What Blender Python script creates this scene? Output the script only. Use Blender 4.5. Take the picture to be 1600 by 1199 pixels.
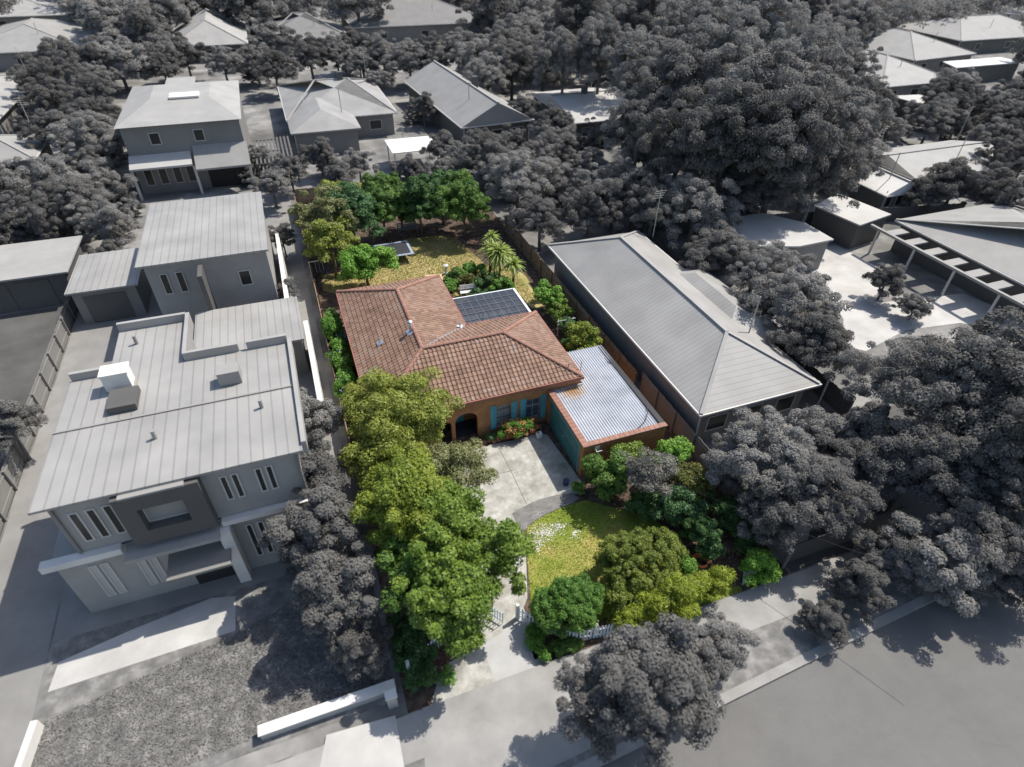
import bpy, bmesh, math, random
import numpy as np
from mathutils import Vector, Matrix
for o in list(bpy.data.objects): bpy.data.objects.remove(o)
SC = bpy.context.scene; COL = SC.collection
# ------------------------------------------------------------------ camera
F_PX, YAW, PITCH, ROLL, CH = 934.19, 0.367862, 0.689169, 0.022831, 26.0
def cam_rot():
    cy, sy, cp, sp = math.cos(YAW), math.sin(YAW), math.cos(PITCH), math.sin(PITCH)
    f = Vector((sy*cp, cy*cp, -sp)); r = Vector((cy, -sy, 0)); u = r.cross(f)
    cr, sr = math.cos(ROLL), math.sin(ROLL)
    return r*cr+u*sr, u*cr-r*sr, -f
RX, UP, BK = cam_rot()
cam = bpy.data.objects.new('camera', bpy.data.cameras.new('camera')); COL.objects.link(cam)
M = Matrix.Identity(4)
for i in range(3): M[i][0], M[i][1], M[i][2] = RX[i], UP[i], BK[i]
M[2][3] = CH
cam.matrix_world = M
cam.data.sensor_width = 36; cam.data.lens = F_PX/1600*36; cam.data.clip_end = 3000; cam.data.clip_start = .5
SC.camera = cam
cam.data.dof.use_dof = True; cam.data.dof.focus_distance = 41; cam.data.dof.aperture_fstop = 0.17
# ------------------------------------------------------------------ world, sun, exposure
SUN_DIR = Vector((0.95, 0.31, 1.48)).normalized()          # towards the sun
w = bpy.data.worlds.new('World'); SC.world = w; w.use_nodes = True
nt = w.node_tree; bg = nt.nodes['Background']; sky = nt.nodes.new('ShaderNodeTexSky')
sky.sky_type = 'NISHITA'; sky.sun_disc = False
sky.sun_elevation = math.asin(SUN_DIR.z); sky.sun_rotation = math.atan2(SUN_DIR.x, SUN_DIR.y)
sky.air_density = 1.0; sky.dust_density = 1.5; sky.altitude = 50
nt.links.new(sky.outputs[0], bg.inputs[0]); bg.inputs[1].default_value = 0.125
sun = bpy.data.objects.new('sun', bpy.data.lights.new('sun', 'SUN')); COL.objects.link(sun)
sun.data.energy = 4.0; sun.data.angle = math.radians(0.5); sun.data.color = (1, .965, .905)
sun.rotation_euler = SUN_DIR.to_track_quat('Z', 'Y').to_euler()
SC.view_settings.view_transform = 'Standard'; SC.view_settings.look = 'None'
SC.view_settings.exposure = 0.5; SC.view_settings.gamma = 1
SC.render.resolution_x, SC.render.resolution_y = 1024, 767

# ------------------------------------------------------------------ helpers
def ray(px, py):
    return RX*((px-800)/F_PX) - UP*((py-599.5)/F_PX) - BK
def at(px, py, z=0.0):
    d = ray(px, py); t = (z-CH)/d.z
    return Vector((d.x*t, d.y*t, z))
def aty(px, py, y):
    d = ray(px, py); t = y/d.y
    return Vector((d.x*t, y, CH+d.z*t))
def proj(v):
    d = Vector(v)-Vector((0, 0, CH)); k = -d.dot(BK)
    return 800+F_PX*d.dot(RX)/k, 599.5-F_PX*d.dot(UP)/k, k
def link(name, me, mat=None, parent=None):
    o = bpy.data.objects.new(name, me); COL.objects.link(o)
    if mat and me: me.materials.append(mat)
    if parent: o.parent = parent
    return o
def tag(o, label, cat, group=None):
    o['label'] = label; o['category'] = cat
    if group: o['group'] = group
    return o
def thing(name, label, cat, loc=(0, 0, 0), group=None, rz=0):
    o = bpy.data.objects.new(name, None); COL.objects.link(o); o.location = loc; o.rotation_euler[2] = rz
    o.empty_display_size = .2
    return tag(o, label, cat, group)
class MB:
    def __init__(s, off=(0, 0, 0)): s.v = []; s.f = []; s.off = Vector(off)
    def add(s, vs, fs):
        n = len(s.v); s.v += [tuple(Vector(v)-s.off) for v in vs]; s.f += [[n+i for i in f] for f in fs]; return s
    def box(s, x0, x1, y0, y1, z0, z1):
        return s.add([(x0,y0,z0),(x1,y0,z0),(x1,y1,z0),(x0,y1,z0),(x0,y0,z1),(x1,y0,z1),(x1,y1,z1),(x0,y1,z1)],
              [(3,2,1,0),(4,5,6,7),(0,1,5,4),(1,2,6,5),(2,3,7,6),(3,0,4,7)])
    def prism(s, pts, z0, z1):
        pts = [(p[0], p[1]) for p in pts]; n = len(pts)
        a = sum(pts[i][0]*pts[(i+1)%n][1]-pts[(i+1)%n][0]*pts[i][1] for i in range(n))
        if a < 0: pts = pts[::-1]
        return s.add([(x,y,z0) for x,y in pts]+[(x,y,z1) for x,y in pts],
              [list(range(n))[::-1], list(range(n, 2*n))]+[(i,(i+1)%n,n+(i+1)%n,n+i) for i in range(n)])
    def bar(s, a, b, w, h=None):          # rectangular bar between two points
        a, b = Vector(a), Vector(b); h = h or w; d = (b-a).normalized()
        up = Vector((0,0,1)) if abs(d.z) < .95 else Vector((1,0,0))
        r = d.cross(up).normalized()*w/2; u = r.cross(d).normalized()*h/2
        return s.add([a-r-u,a+r-u,a+r+u,a-r+u,b-r-u,b+r-u,b+r+u,b-r+u],
              [(0,1,2,3),(7,6,5,4),(0,4,5,1),(1,5,6,2),(2,6,7,3),(3,7,4,0)])
    def tube(s, pts, rad, n=8, caps=True):
        pts = [Vector(p) for p in pts]; rad = rad if hasattr(rad, '__len__') else [rad]*len(pts)
        vs = []; fs = []
        for i, p in enumerate(pts):
            d = (pts[min(i+1, len(pts)-1)]-pts[max(i-1, 0)]).normalized()
            up = Vector((0,0,1)) if abs(d.z) < .9 else Vector((1,0,0))
            r = d.cross(up).normalized(); u = r.cross(d)
            vs += [p+(r*math.cos(2*math.pi*k/n)+u*math.sin(2*math.pi*k/n))*rad[i] for k in range(n)]
        for i in range(len(pts)-1):
            fs += [(i*n+k, i*n+(k+1)%n, (i+1)*n+(k+1)%n, (i+1)*n+k) for k in range(n)]
        if caps: fs += [list(range(n))[::-1], [(len(pts)-1)*n+k for k in range(n)]]
        return s.add(vs, fs)
    def build(s, name, mat, parent=None, smooth=False, bevel=0):
        me = bpy.data.meshes.new(name); me.from_pydata(s.v, [], s.f); me.update()
        bm = bmesh.new(); bm.from_mesh(me); bmesh.ops.recalc_face_normals(bm, faces=bm.faces)
        if bevel: bmesh.ops.bevel(bm, geom=bm.edges[:], offset=bevel, segments=2, affect='EDGES')
        bm.to_mesh(me); bm.free()
        if smooth:
            for p in me.polygons: p.use_smooth = True
        return link(name, me, mat, parent)
# ------------------------------------------------------------------ materials
def lin(c): return tuple(c)+(1,)
def newmat(name):
    m = bpy.data.materials.new(name); m.use_nodes = True
    return m, m.node_tree, m.node_tree.nodes['Principled BSDF'], m.node_tree.nodes.new, m.node_tree.links.new
def ramp(new, stops):
    r = new('ShaderNodeValToRGB'); e = r.color_ramp.elements
    while len(e) < len(stops): e.new(.5)
    for i, (p, c) in enumerate(stops): e[i].position = p; e[i].color = lin(c)
    return r
def noise_mat(name, stops, scale=2., rough=.85, detail=6, bump=.0, bscale=None, spec=.3, metal=0, nrough=.6):
    m, t, b, new, ln = newmat(name)
    g = new('ShaderNodeNewGeometry'); n = new('ShaderNodeTexNoise'); n.inputs['Scale'].default_value = scale
    n.inputs['Detail'].default_value = detail; n.inputs['Roughness'].default_value = nrough
    r = ramp(new, stops); ln(g.outputs['Position'], n.inputs['Vector']); ln(n.outputs[0], r.inputs[0]); ln(r.outputs[0], b.inputs['Base Color'])
    b.inputs['Roughness'].default_value = rough; b.inputs['Specular IOR Level'].default_value = spec; b.inputs['Metallic'].default_value = metal
    if bump:
        n2 = new('ShaderNodeTexNoise'); n2.inputs['Scale'].default_value = bscale or scale*6; n2.inputs['Detail'].default_value = 4
        bp = new('ShaderNodeBump'); bp.inputs['Strength'].default_value = bump; bp.inputs['Distance'].default_value = .05
        ln(g.outputs['Position'], n2.inputs['Vector']); ln(n2.outputs[0], bp.inputs['Height']); ln(bp.outputs[0], b.inputs['Normal'])
    return m
def plain(name, c, rough=.6, var=.12, scale=1.5, **k):
    return noise_mat(name, [(.3, [x*(1-var) for x in c]), (.7, [min(1, x*(1+var)) for x in c])], scale, rough, **k)
def island_mat(name, stops, rough=.8, nscale=.6, nmix=.5, transl=0, spec=.3, bump=0):
    """colour chosen per loose piece, shifted by a broad noise"""
    m, t, b, new, ln = newmat(name)
    g = new('ShaderNodeNewGeometry'); oi = new('ShaderNodeObjectInfo'); n = new('ShaderNodeTexNoise'); n.inputs['Scale'].default_value = nscale; n.inputs['Detail'].default_value = 3
    ln(g.outputs['Position'], n.inputs['Vector'])
    mr = new('ShaderNodeMapRange'); mr.inputs['From Min'].default_value = .3; mr.inputs['From Max'].default_value = .7; ln(n.outputs[0], mr.inputs[0])
    mx = new('ShaderNodeMix'); mx.data_type = 'FLOAT'; mx.inputs[0].default_value = nmix
    ln(g.outputs['Random Per Island'], mx.inputs[2]); ln(mr.outputs[0], mx.inputs[3])
    r = ramp(new, stops); ln(mx.outputs[0], r.inputs[0]); ln(r.outputs[0], b.inputs['Base Color'])
    b.inputs['Roughness'].default_value = rough; b.inputs['Specular IOR Level'].default_value = spec
    if transl:
        tr = new('ShaderNodeBsdfTranslucent'); ln(r.outputs[0], tr.inputs[0]); ms = new('ShaderNodeMixShader'); ms.inputs[0].default_value = transl
        out = t.nodes['Material Output']; ln(b.outputs[0], ms.inputs[1]); ln(tr.outputs[0], ms.inputs[2]); ln(ms.outputs[0], out.inputs[0])
    return m
def brick_mat(name, c1, c2, mortar, w=.23, h=.076):
    m, t, b, new, ln = newmat(name)
    g = new('ShaderNodeNewGeometry'); s = new('ShaderNodeSeparateXYZ'); ln(g.outputs['Position'], s.inputs[0])
    a = new('ShaderNodeMath'); a.operation = 'ADD'; ln(s.outputs[0], a.inputs[0]); ln(s.outputs[1], a.inputs[1])
    c = new('ShaderNodeCombineXYZ'); ln(a.outputs[0], c.inputs[0]); ln(s.outputs[2], c.inputs[1])
    k = new('ShaderNodeTexBrick'); k.inputs['Scale'].default_value = 1; k.inputs['Brick Width'].default_value = w; k.inputs['Row Height'].default_value = h
    k.inputs['Mortar Size'].default_value = .008; k.inputs['Color1'].default_value = lin(c1); k.inputs['Color2'].default_value = lin(c2); k.inputs['Mortar'].default_value = lin(mortar)
    ln(c.outputs[0], k.inputs['Vector'])
    n = new('ShaderNodeTexNoise'); n.inputs['Scale'].default_value = 1.3; n.inputs['Detail'].default_value = 5; ln(g.outputs['Position'], n.inputs['Vector'])
    r = ramp(new, [(.3, (.75, .75, .75)), (.7, (1.1, 1.1, 1.1))]); ln(n.outputs[0], r.inputs[0])
    mx = new('ShaderNodeMix'); mx.data_type = 'RGBA'; mx.blend_type = 'MULTIPLY'; mx.inputs[0].default_value = 1
    ln(k.outputs[0], mx.inputs[6]); ln(r.outputs[0], mx.inputs[7]); ln(mx.outputs[2], b.inputs['Base Color'])
    b.inputs['Roughness'].default_value = .9; b.inputs['Specular IOR Level'].default_value = .15
    return m
def gm(v): return (v*1.045, v, v*.925)
def grey(name, v, rough=.8, var=.12, scale=.7, **k): return plain(name, gm(v), rough, var, scale, **k)

T = {}
T['tile'] = island_mat('terracotta_tile', [(0, (.155,.093,.066)), (.22, (.195,.117,.08)), (.5, (.24,.145,.10)), (.75, (.285,.178,.125)), (.9, (.26,.185,.15)), (1, (.21,.15,.125))], .75, .5, .35)
T['cap'] = island_mat('ridge_capping', [(0, (.24,.12,.085)), (1, (.33,.18,.13))], .75)
T['fascia'] = plain('terracotta_fascia', (.27,.115,.08), .5)
T['brick'] = brick_mat('orange_brick', (.44,.215,.09), (.35,.16,.07), (.36,.22,.13))
T['teal'] = plain('teal_paint', (.10,.32,.35), .45, .15, 3)
T['teal_door'] = plain('faded_teal_panel', (.06,.18,.18), .5, .2, 2)
T['white'] = plain('white_paint', (.75,.75,.73), .5, .05)
T['offwhite'] = plain('weathered_white', (.55,.55,.52), .6, .15, 4)
T['glass'] = plain('window_glass', (.05,.055,.065), .08, .2, 1, spec=.6)
T['curtain'] = plain('pale_curtain', (.45,.45,.47), .9, .1, 6)
T['iron'] = plain('black_iron', (.03,.03,.032), .5)
T['dark'] = plain('dark_interior', (.04,.04,.042), .9)  # near-black colour imitating the shade inside the porch
T['steel'] = plain('galvanised_steel', (.5,.52,.54), .35, .1, metal=.7)
T['timber'] = noise_mat('weathered_timber', [(.3, (.16,.11,.075)), (.7, (.3,.22,.15))], 3, .9, bump=.2)
T['deck'] = noise_mat('sunlit_decking', [(.3, (.42,.3,.18)), (.7, (.56,.42,.28))], 3, .8)  # pale timber tone of the steps
T['conc'] = noise_mat('old_concrete', [(.26, (.16,.15,.125)), (.42, (.29,.275,.235)), (.56, (.40,.385,.34)), (.70, (.55,.53,.48))], 1.1, .9, 9, bump=.1, bscale=14, nrough=.72)
T['conc2'] = noise_mat('smooth_concrete', [(.3, (.36,.35,.33)), (.7, (.46,.45,.43))], .8, .9, 6)
T['bark'] = noise_mat('bark', [(.3, (.10,.075,.055)), (.7, (.2,.16,.12))], 5, .95, bump=.4)
T['gbark'] = noise_mat('grey_bark', [(.3, gm(.09)), (.7, gm(.17))], 5, .95)
T['orange'] = plain('orange_plastic', (.75,.2,.07), .5)
T['blue'] = plain('blue_plastic', (.04,.06,.13), .5)
T['black'] = plain('black_mesh_mat', (.035,.037,.042), .6)
def fol(name, a, b, c, tr=.3, ns=.5, rough=.55, spec=.35, mix=.45): return island_mat(name, [(0, a), (.5, b), (1, c)], rough, ns, mix, tr, spec=spec)
V = {
 'olive': fol('olive_foliage', (.14,.175,.03), (.26,.295,.05), (.40,.42,.09)),
 'greyolive': fol('greyish_olive_foliage', (.11,.13,.05), (.21,.22,.085), (.34,.34,.15)),
 'lime': fol('lime_olive_foliage', (.115,.165,.02), (.21,.27,.03), (.34,.37,.06)),
 'green': fol('fresh_green_foliage', (.07,.13,.02), (.15,.235,.03), (.30,.37,.06)),
 'mid': fol('mid_green_foliage', (.055,.12,.022), (.11,.20,.035), (.20,.31,.06)),
 'bright': fol('bright_green_foliage', (.08,.21,.02), (.17,.34,.04), (.32,.46,.08)),
 'dark': fol('dark_green_foliage', (.03,.075,.02), (.065,.14,.035), (.13,.24,.065)),
 'bluegreen': fol('bluish_green_foliage', (.035,.09,.035), (.075,.155,.055), (.15,.26,.10)),
 'dome': fol('dome_green_foliage', (.05,.12,.02), (.11,.225,.035), (.21,.34,.07)),
 'domeolive': fol('dome_olive_foliage', (.085,.115,.018), (.17,.215,.035), (.28,.32,.06)),
 'yellow': fol('yellow_green_foliage', (.15,.20,.02), (.27,.33,.03), (.45,.48,.06)),
 'plum': fol('purple_grey_foliage', (.09,.08,.06), (.20,.19,.155), (.36,.35,.30)),
 'redolive': fol('reddish_olive_foliage', (.14,.06,.03), (.13,.15,.03), (.2,.24,.05)),
 'hedge': fol('hedge_foliage', (.06,.16,.02), (.13,.28,.035), (.28,.42,.08)),
 'cord': fol('strappy_foliage', (.16,.24,.04), (.30,.38,.08), (.5,.55,.2)),
 'flower': island_mat('orange_red_blooms', [(0, (.50,.13,.06)), (.6, (.66,.27,.12)), (1, (.75,.45,.22))], .7, 1, .2, .2),
 'bluefl': island_mat('pale_blue_blooms', [(0, (.4,.45,.7)), (1, (.65,.7,.85))], .7, 1, .2, .2),
 'gd': fol('dark_grey_foliage', gm(.12), gm(.175), gm(.24), .35, .25, .85, .08, .7),
 'gm': fol('grey_foliage', gm(.19), gm(.26), gm(.34), .35, .25, .85, .08, .7),
 'gl': fol('light_grey_foliage', gm(.24), gm(.31), gm(.38), .35, .25, .85, .08, .7),
}
# ------------------------------------------------------------------ foliage meshes
def crown_mesh(name, R, nc, k, ls, cr, seed, mat, rough=.55, droop=0., low=-.45, inner=.3, slim=.5, jag=.18):
    rs = np.random.RandomState(seed)
    R = np.array(R, float); C = []
    i = 0
    ph = rs.rand()*6.28
    while len(C) < nc:
        i += 1
        z = rs.uniform(low, 1); a = rs.rand()*2*np.pi; q = math.sqrt(max(0, 1-z*z))
        lump = 1+jag*math.sin(3*a+ph)*q+jag*.8*math.sin(2*z*3+5*a+2*ph)
        f = rs.uniform(.2, .6) if rs.rand() < inner else rs.uniform(.68, .95)
        C.append((q*math.cos(a)*f*lump, q*math.sin(a)*f*lump, z*f*lump))
    C = np.array(C)*R
    cs = cr*rs.uniform(.6, 1.35, nc)
    N = nc*k
    ci = np.repeat(np.arange(nc), k)
    d = rs.normal(size=(N, 3)); d /= np.linalg.norm(d, axis=1)[:, None]; d[:, 2] = np.where(d[:, 2] < -.3, -d[:, 2], d[:, 2])
    P = C[ci]+d*(cs[ci]*rs.uniform(.6, 1.08, N))[:, None]*np.array([1, 1, .75])
    nrm = d*1.0+rs.normal(size=(N, 3))*rough+np.array([0, 0, .35]); nrm /= np.linalg.norm(nrm, axis=1)[:, None]
    t = rs.normal(size=(N, 3)); t[:, 2] -= droop*2; t -= nrm*(t*nrm).sum(1)[:, None]; t /= np.linalg.norm(t, axis=1)[:, None]
    b = np.cross(nrm, t); L = ls*rs.uniform(.6, 1.35, N)
    l = t*L[:, None]*.5; s = b*(L*slim)[:, None]*.5
    Vt = np.stack([P-l, P+s-l*.1, P+l, P-s-l*.1], 1).reshape(-1, 3)
    me = bpy.data.meshes.new(name)
    me.vertices.add(len(Vt)); me.vertices.foreach_set('co', Vt.astype(np.float32).ravel())
    me.loops.add(N*4); me.loops.foreach_set('vertex_index', np.arange(N*4, dtype=np.int32))
    me.polygons.add(N); me.polygons.foreach_set('loop_start', np.arange(0, N*4, 4, dtype=np.int32))
    me.polygons.foreach_set('loop_total', np.full(N, 4, dtype=np.int32))
    me.update(calc_edges=True); me.materials.append(mat)
    return me, C
def trunk_mb(C, zc, r0, seed, base=0):
    rs = random.Random(seed); mb = MB(); top = Vector((rs.uniform(-.15, .15), rs.uniform(-.15, .15), zc*.75))
    mb.tube([(0, 0, base), (rs.uniform(-.1, .1), rs.uniform(-.1, .1), zc*.35), top], [r0*1.25, r0, r0*.7])
    for j in range(7):
        c = Vector(C[rs.randrange(len(C))]); e = Vector((c.x*.8, c.y*.8, zc+c.z*.8)); m_ = top.lerp(e, .5)+Vector((0, 0, -.12*e.length*.3))
        st = Vector((0, 0, zc*rs.uniform(.4, .7))); mb.tube([st, m_, e], [r0*.5, r0*.32, r0*.1], 6)
    return mb
def plant(name, label, cat, pos, zc, R, nc, k, ls, cr, seed, mat, bark=None, group=None, r0=None, cname='crown', tname='trunk', **kw):
    """a tree or shrub standing at pos; its crown's middle is zc above the ground"""
    t = thing(name, label, cat, pos, group)
    me, C = crown_mesh(name+'_'+cname, R, nc, k, ls, cr, seed, V[mat], **kw)
    c = link(cname, me, None, t); c.location = (0, 0, zc)
    trunk_mb(C, zc, r0 or max(.05, .05*R[0]), seed).build(tname, bark or T['bark'], t, smooth=True)
    return t
def pxplant(name, label, cat, px, py, zc, R, *a, **k):
    p = at(px, py, zc); x = max(p.x, R[0]*.98+.05)
    return plant(name, label, cat, (x, p.y, 0), zc, R, *a, **k)
# ------------------------------------------------------------------ setting
def sheet(name, pts, z, mat, kind='structure', sub=0):
    me = bpy.data.meshes.new(name); bm = bmesh.new()
    f = bm.faces.new([bm.verts.new((p[0], p[1], z)) for p in pts])
    bmesh.ops.recalc_face_normals(bm, faces=bm.faces)
    if f.normal.z < 0: f.normal_flip()
    bmesh.ops.triangulate(bm, faces=bm.faces); bm.to_mesh(me); bm.free()
    o = link(name, me, mat); o['kind'] = kind; return o
def pxs(*pp): return [at(x, y) for x, y in pp]
def smooth(pts, n=4):
    for _ in range(n-2):
        q = []
        for i in range(len(pts)):
            a, b = Vector(pts[i]), Vector(pts[(i+1) % len(pts)]); q += [a.lerp(b, .25), a.lerp(b, .75)]
        pts = q
    return pts
G = {}
G['ground'] = noise_mat('grey_suburban_ground', [(.3, gm(.09)), (.5, gm(.17)), (.72, gm(.34))], .22, .95, 8)
G['soil'] = noise_mat('mulch', [(.3, (.035,.027,.02)), (.5, (.085,.06,.042)), (.7, (.19,.13,.10))], 2.5, .95, 8, bump=.5)
G['lawn'] = noise_mat('sunlit_lawn', [(.25, (.13,.19,.025)), (.48, (.20,.25,.035)), (.60, (.33,.30,.08)), (.74, (.50,.37,.16))], .3, .95, 10, bump=.35, bscale=22, nrough=.68)  # patches of green, yellow and tan grass
G['dry'] = noise_mat('dry_back_lawn', [(.28, (.17,.20,.045)), (.48, (.34,.29,.11)), (.7, (.52,.40,.20))], .5, .95, 10, bump=.35, bscale=22, nrough=.7)
G['paver'] = brick_mat('grey_paver', gm(.24), gm(.18), gm(.1), .22, .11)
def flat_brick(m):   # lay the brick pattern in the ground plane
    t = m.node_tree; s = [n for n in t.nodes if n.type == 'SEPXYZ'][0]; c = [n for n in t.nodes if n.type == 'COMBXYZ'][0]
    t.links.new(s.outputs[0], c.inputs[0]); t.links.new(s.outputs[1], c.inputs[1])
flat_brick(G['paver'])
G['road'] = noise_mat('road_asphalt', [(.3, gm(.13)), (.7, gm(.165))], .35, .9, 10, nrough=.75, bump=.3, bscale=30)
G['gconc'] = noise_mat('grey_concrete', [(.3, gm(.19)), (.7, gm(.26))], .5, .9, 7)
G['gpath'] = noise_mat('grey_footpath', [(.3, gm(.22)), (.7, gm(.33))], .6, .9, 7)
G['gwhite'] = noise_mat('bright_concrete', [(.3, gm(.36)), (.7, gm(.5))], .5, .9, 7)
G['ggrass'] = noise_mat('grey_lawn', [(.3, gm(.11)), (.5, gm(.17)), (.7, gm(.28))], 1.6, .95, 9)
G['gdark'] = noise_mat('dark_grey_lawn', [(.3, gm(.06)), (.7, gm(.11))], .3, .95, 9)
S_ = 700
sheet('ground', [(-S_,-60),(S_,-60),(S_,1500),(-S_,1500)], 0, G['ground'])
# road: a lowered strip is shown by laying verge and kerb above it
sheet('road', [(-200,-40),(200,-40),(200,6.6+200*.047-.6),(-200,-2.8)], .004, G['road'])
verge = MB(); verge.add([(-60,3.9,.12),(6,6.65,.12),(26,7.6,.12),(120,12.2,.12),(120,13.5,.12),(26,10.9,.12),(-60,10.9,.12)], [range(7)])
o = verge.build('verge', G['ggrass']); o['kind'] = 'structure'
kb = MB()
for a, b in (((-60,3.8),(6,6.5)),((6,6.5),(26,7.45)),((26,7.45),(120,12.0))):
    kb.add([(a[0],a[1],0),(b[0],b[1],0),(b[0],b[1]+.4,0),(a[0],a[1]+.4,0),(a[0],a[1],.13),(b[0],b[1],.13),(b[0],b[1]+.4,.135),(a[0],a[1]+.4,.135)], [(0,1,5,4),(4,5,6,7),(0,3,2,1)])
o = kb.build('kerb', G['gpath']); o['kind'] = 'structure'
o = MB().box(-60, 70, 9.1, 10.85, .0, .128).build('footpath', G['gpath']); o['kind'] = 'structure'
sheet('crossover', [(-.2,6.9),(6.6,7.2),(5.8,10.9),(.6,10.9)], .134, G['gpath'])
sheet('neighbour_crossover', [(-4.6,7.2),(-.6,7.6),(-.5,11.0),(-3.2,11.2)], .134, G['gwhite'])
sheet('garden_soil', [(0.0,10.95),(19.25,10.95),(19.25,65.4),(0.0,65.4)], .004, G['soil'])
sheet('garden_path', pxs((752,1010),(770,960),(812,935),(832,985),(860,1036),(776,1068)), .010, T['conc2'])
sheet('footpath_end', pxs((672,1106),(690,1042),(757,1005),(776,1068)), .007, T['conc'])
drive = pxs((640,760),(690,715),(722,704),(760,697),(822,684),(838,676),(855,680),(908,752),(914,772),(893,772),(856,778),(824,790),(809,798),(812,826),(822,870),(824,935),(812,965),(800,980),(760,1003),(745,1000),(738,960),(700,900),(650,830))
sheet('driveway', drive, .012, T['conc']); bpy.data.objects['driveway'].location.z = .002
jm = plain('dark_joint', (.13,.12,.10), .9)
jb = MB()
for a, b in (((778,697),(798,736)),((798,736),(823,788)),((759,745),(798,736)),((798,736),(805,734))):
    a, b = at(*a, .014), at(*b, .014); jb.bar(a, b, .035, .006)
o = jb.build('driveway_joint', jm); o['kind'] = 'structure'
sheet('paver_band', pxs((800,803),(808,797),(824,789),(840,782),(856,777),(875,773),(894,771),(905,778),(897,786),(882,791),(868,797),(853,804),(839,812),(829,819),(821,828),(812,828)), .018, G['paver'])
lawn = pxs((824,824),(839,813),(853,805),(868,798),(882,792),(897,787),(915,782),(945,790),(985,800),(1030,818),(1060,835),(1075,862),(1100,888),(1160,920),(1150,960),(1000,985),(960,960),(890,990),(830,945),(826,900),(822,860))
sheet('front_lawn', lawn, .016, G['lawn'])
sheet('front_verge_grass', pxs((822,983),(850,975),(895,1005),(962,990),(1100,945),(1225,898),(960,992),(835,1031)), .01, G['soil'])
back = pxs((505,455),(503,430),(535,425),(560,395),(600,384),(640,373),(685,368),(712,372),(735,392),(760,415),(800,420),(818,440),(840,470),(835,480),(800,455),(720,470),(690,440),(530,460))
sheet('back_lawn', back, .014, G['dry'])
sheet('side_grass', pxs((812,425),(822,432),(850,482),(830,482),(800,440)), .018, G['dry'])
# fallen white petals on the front lawn: countless
pm = MB(); rp = random.Random(5)
for cx, cy, sx, sy, n in ((850,832,20,9,260),(834,858,9,12,190),(822,872,6,8,90),(872,824,12,6,110),(900,835,9,8,50),(840,845,18,12,120)):
    for _ in range(n):
        p = at(rp.gauss(cx, sx*.6), rp.gauss(cy, sy*.6))
        if p.x < 7.9: continue
        a = rp.uniform(0, 6.28); r = rp.uniform(.015, .045)
        pm.add([(p.x+r*math.cos(a+k*math.pi/2), p.y+r*math.sin(a+k*math.pi/2)*.7, .024+.012*(k % 2)) for k in range(4)], [(0,1,2,3)])
o = pm.build('fallen_petals', plain('white_petals', (.72,.68,.66), .8)); tag(o, 'white petals scattered over the front lawn', 'petals'); o['kind'] = 'stuff'
# grass blades on both lawns and leaf litter
def tufts(name, poly, n, mat, h, seed, label, cat, wid=.03):
    rs = random.Random(seed); mb = MB(); xs = [p[0] for p in poly]; ys = [p[1] for p in poly]
    def inside(x, y):
        c = False; j = len(poly)-1
        for i in range(len(poly)):
            if (poly[i][1] > y) != (poly[j][1] > y) and x < (poly[j][0]-poly[i][0])*(y-poly[i][1])/(poly[j][1]-poly[i][1])+poly[i][0]: c = not c
            j = i
        return c
    V_ = []; F_ = []
    while len(F_) < n:
        x = rs.uniform(min(xs), max(xs)); y = rs.uniform(min(ys), max(ys))
        if not inside(x, y): continue
        a = rs.uniform(0, 6.28); hh = h*rs.uniform(.5, 1.3); c, s = math.cos(a)*wid, math.sin(a)*wid; dx, dy = rs.uniform(-hh, hh), rs.uniform(-hh, hh)
        k = len(V_); V_ += [(x-c, y-s, .015), (x+c, y+s, .015), (x+dx, y+dy, .015+hh)]; F_.append((k, k+1, k+2))
    mb.v = V_; mb.f = F_; me = bpy.data.meshes.new(name); me.from_pydata(V_, [], F_); o = link(name, me, mat); o['kind'] = 'stuff'; tag(o, label, cat); return o
grass_m = fol('dry_grass_blades', (.12,.18,.02), (.22,.28,.04), (.42,.37,.11), .2, .3)
tufts('lawn_grass', lawn, 30000, grass_m, .035, 1, 'short yellow and green grass of the front lawn', 'grass')
tufts('back_grass', back, 26000, fol('straw_grass_blades', (.16,.18,.035), (.34,.28,.09), (.54,.42,.20), .2, .4), .06, 2, 'short straw coloured grass of the back lawn', 'grass', .04)
lit = fol('leaf_litter_leaves', (.10,.05,.03), (.28,.16,.11), (.5,.34,.27), .1, .8)
tufts('leaf_litter', pxs((1120,790),(1230,897),(1150,920),(1095,890),(1125,860),(1110,810)), 4000, lit, .05, 3, 'pinkish brown leaf litter in the right garden bed', 'leaf litter', .04)
tufts('bed_litter', pxs((600,1000),(650,1060),(700,1055),(700,1010),(640,960)), 3000, lit, .05, 4, 'brown leaf litter beside the left picket fence', 'leaf litter', .04)
tufts('back_litter', pxs((570,385),(660,355),(760,372),(790,395),(740,400),(690,367),(640,372),(590,395)), 3500, lit, .06, 6, 'reddish leaf litter under the back trees', 'leaf litter', .06)

ggr = fol('grey_grass_blades', gm(.17), gm(.2), gm(.24), .3, .5)
tufts('townhouse_grass', [(-14,11.6),(-.3,12.4),(-.3,19),(-6,17),(-14,15.5)], 30000, ggr, .03, 8, 'short grey grass of the townhouse lawn', 'grass', .05)
for i in range(5):
    rc = random.Random(i+40); x = rc.uniform(12, 34); y = rc.uniform(-2, 5.5); m = MB(); p = (x, y, .008)
    for k in range(14): q = (p[0]+rc.uniform(.25, .6), p[1]+rc.uniform(-.18, .22), .008); m.bar(p, q, .014, .002); p = q
    o = m.build('road_crack', bpy.data.materials.get('tar_seam') or plain('tar_seam', gm(.14), .8)); o['kind'] = 'structure'
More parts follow.
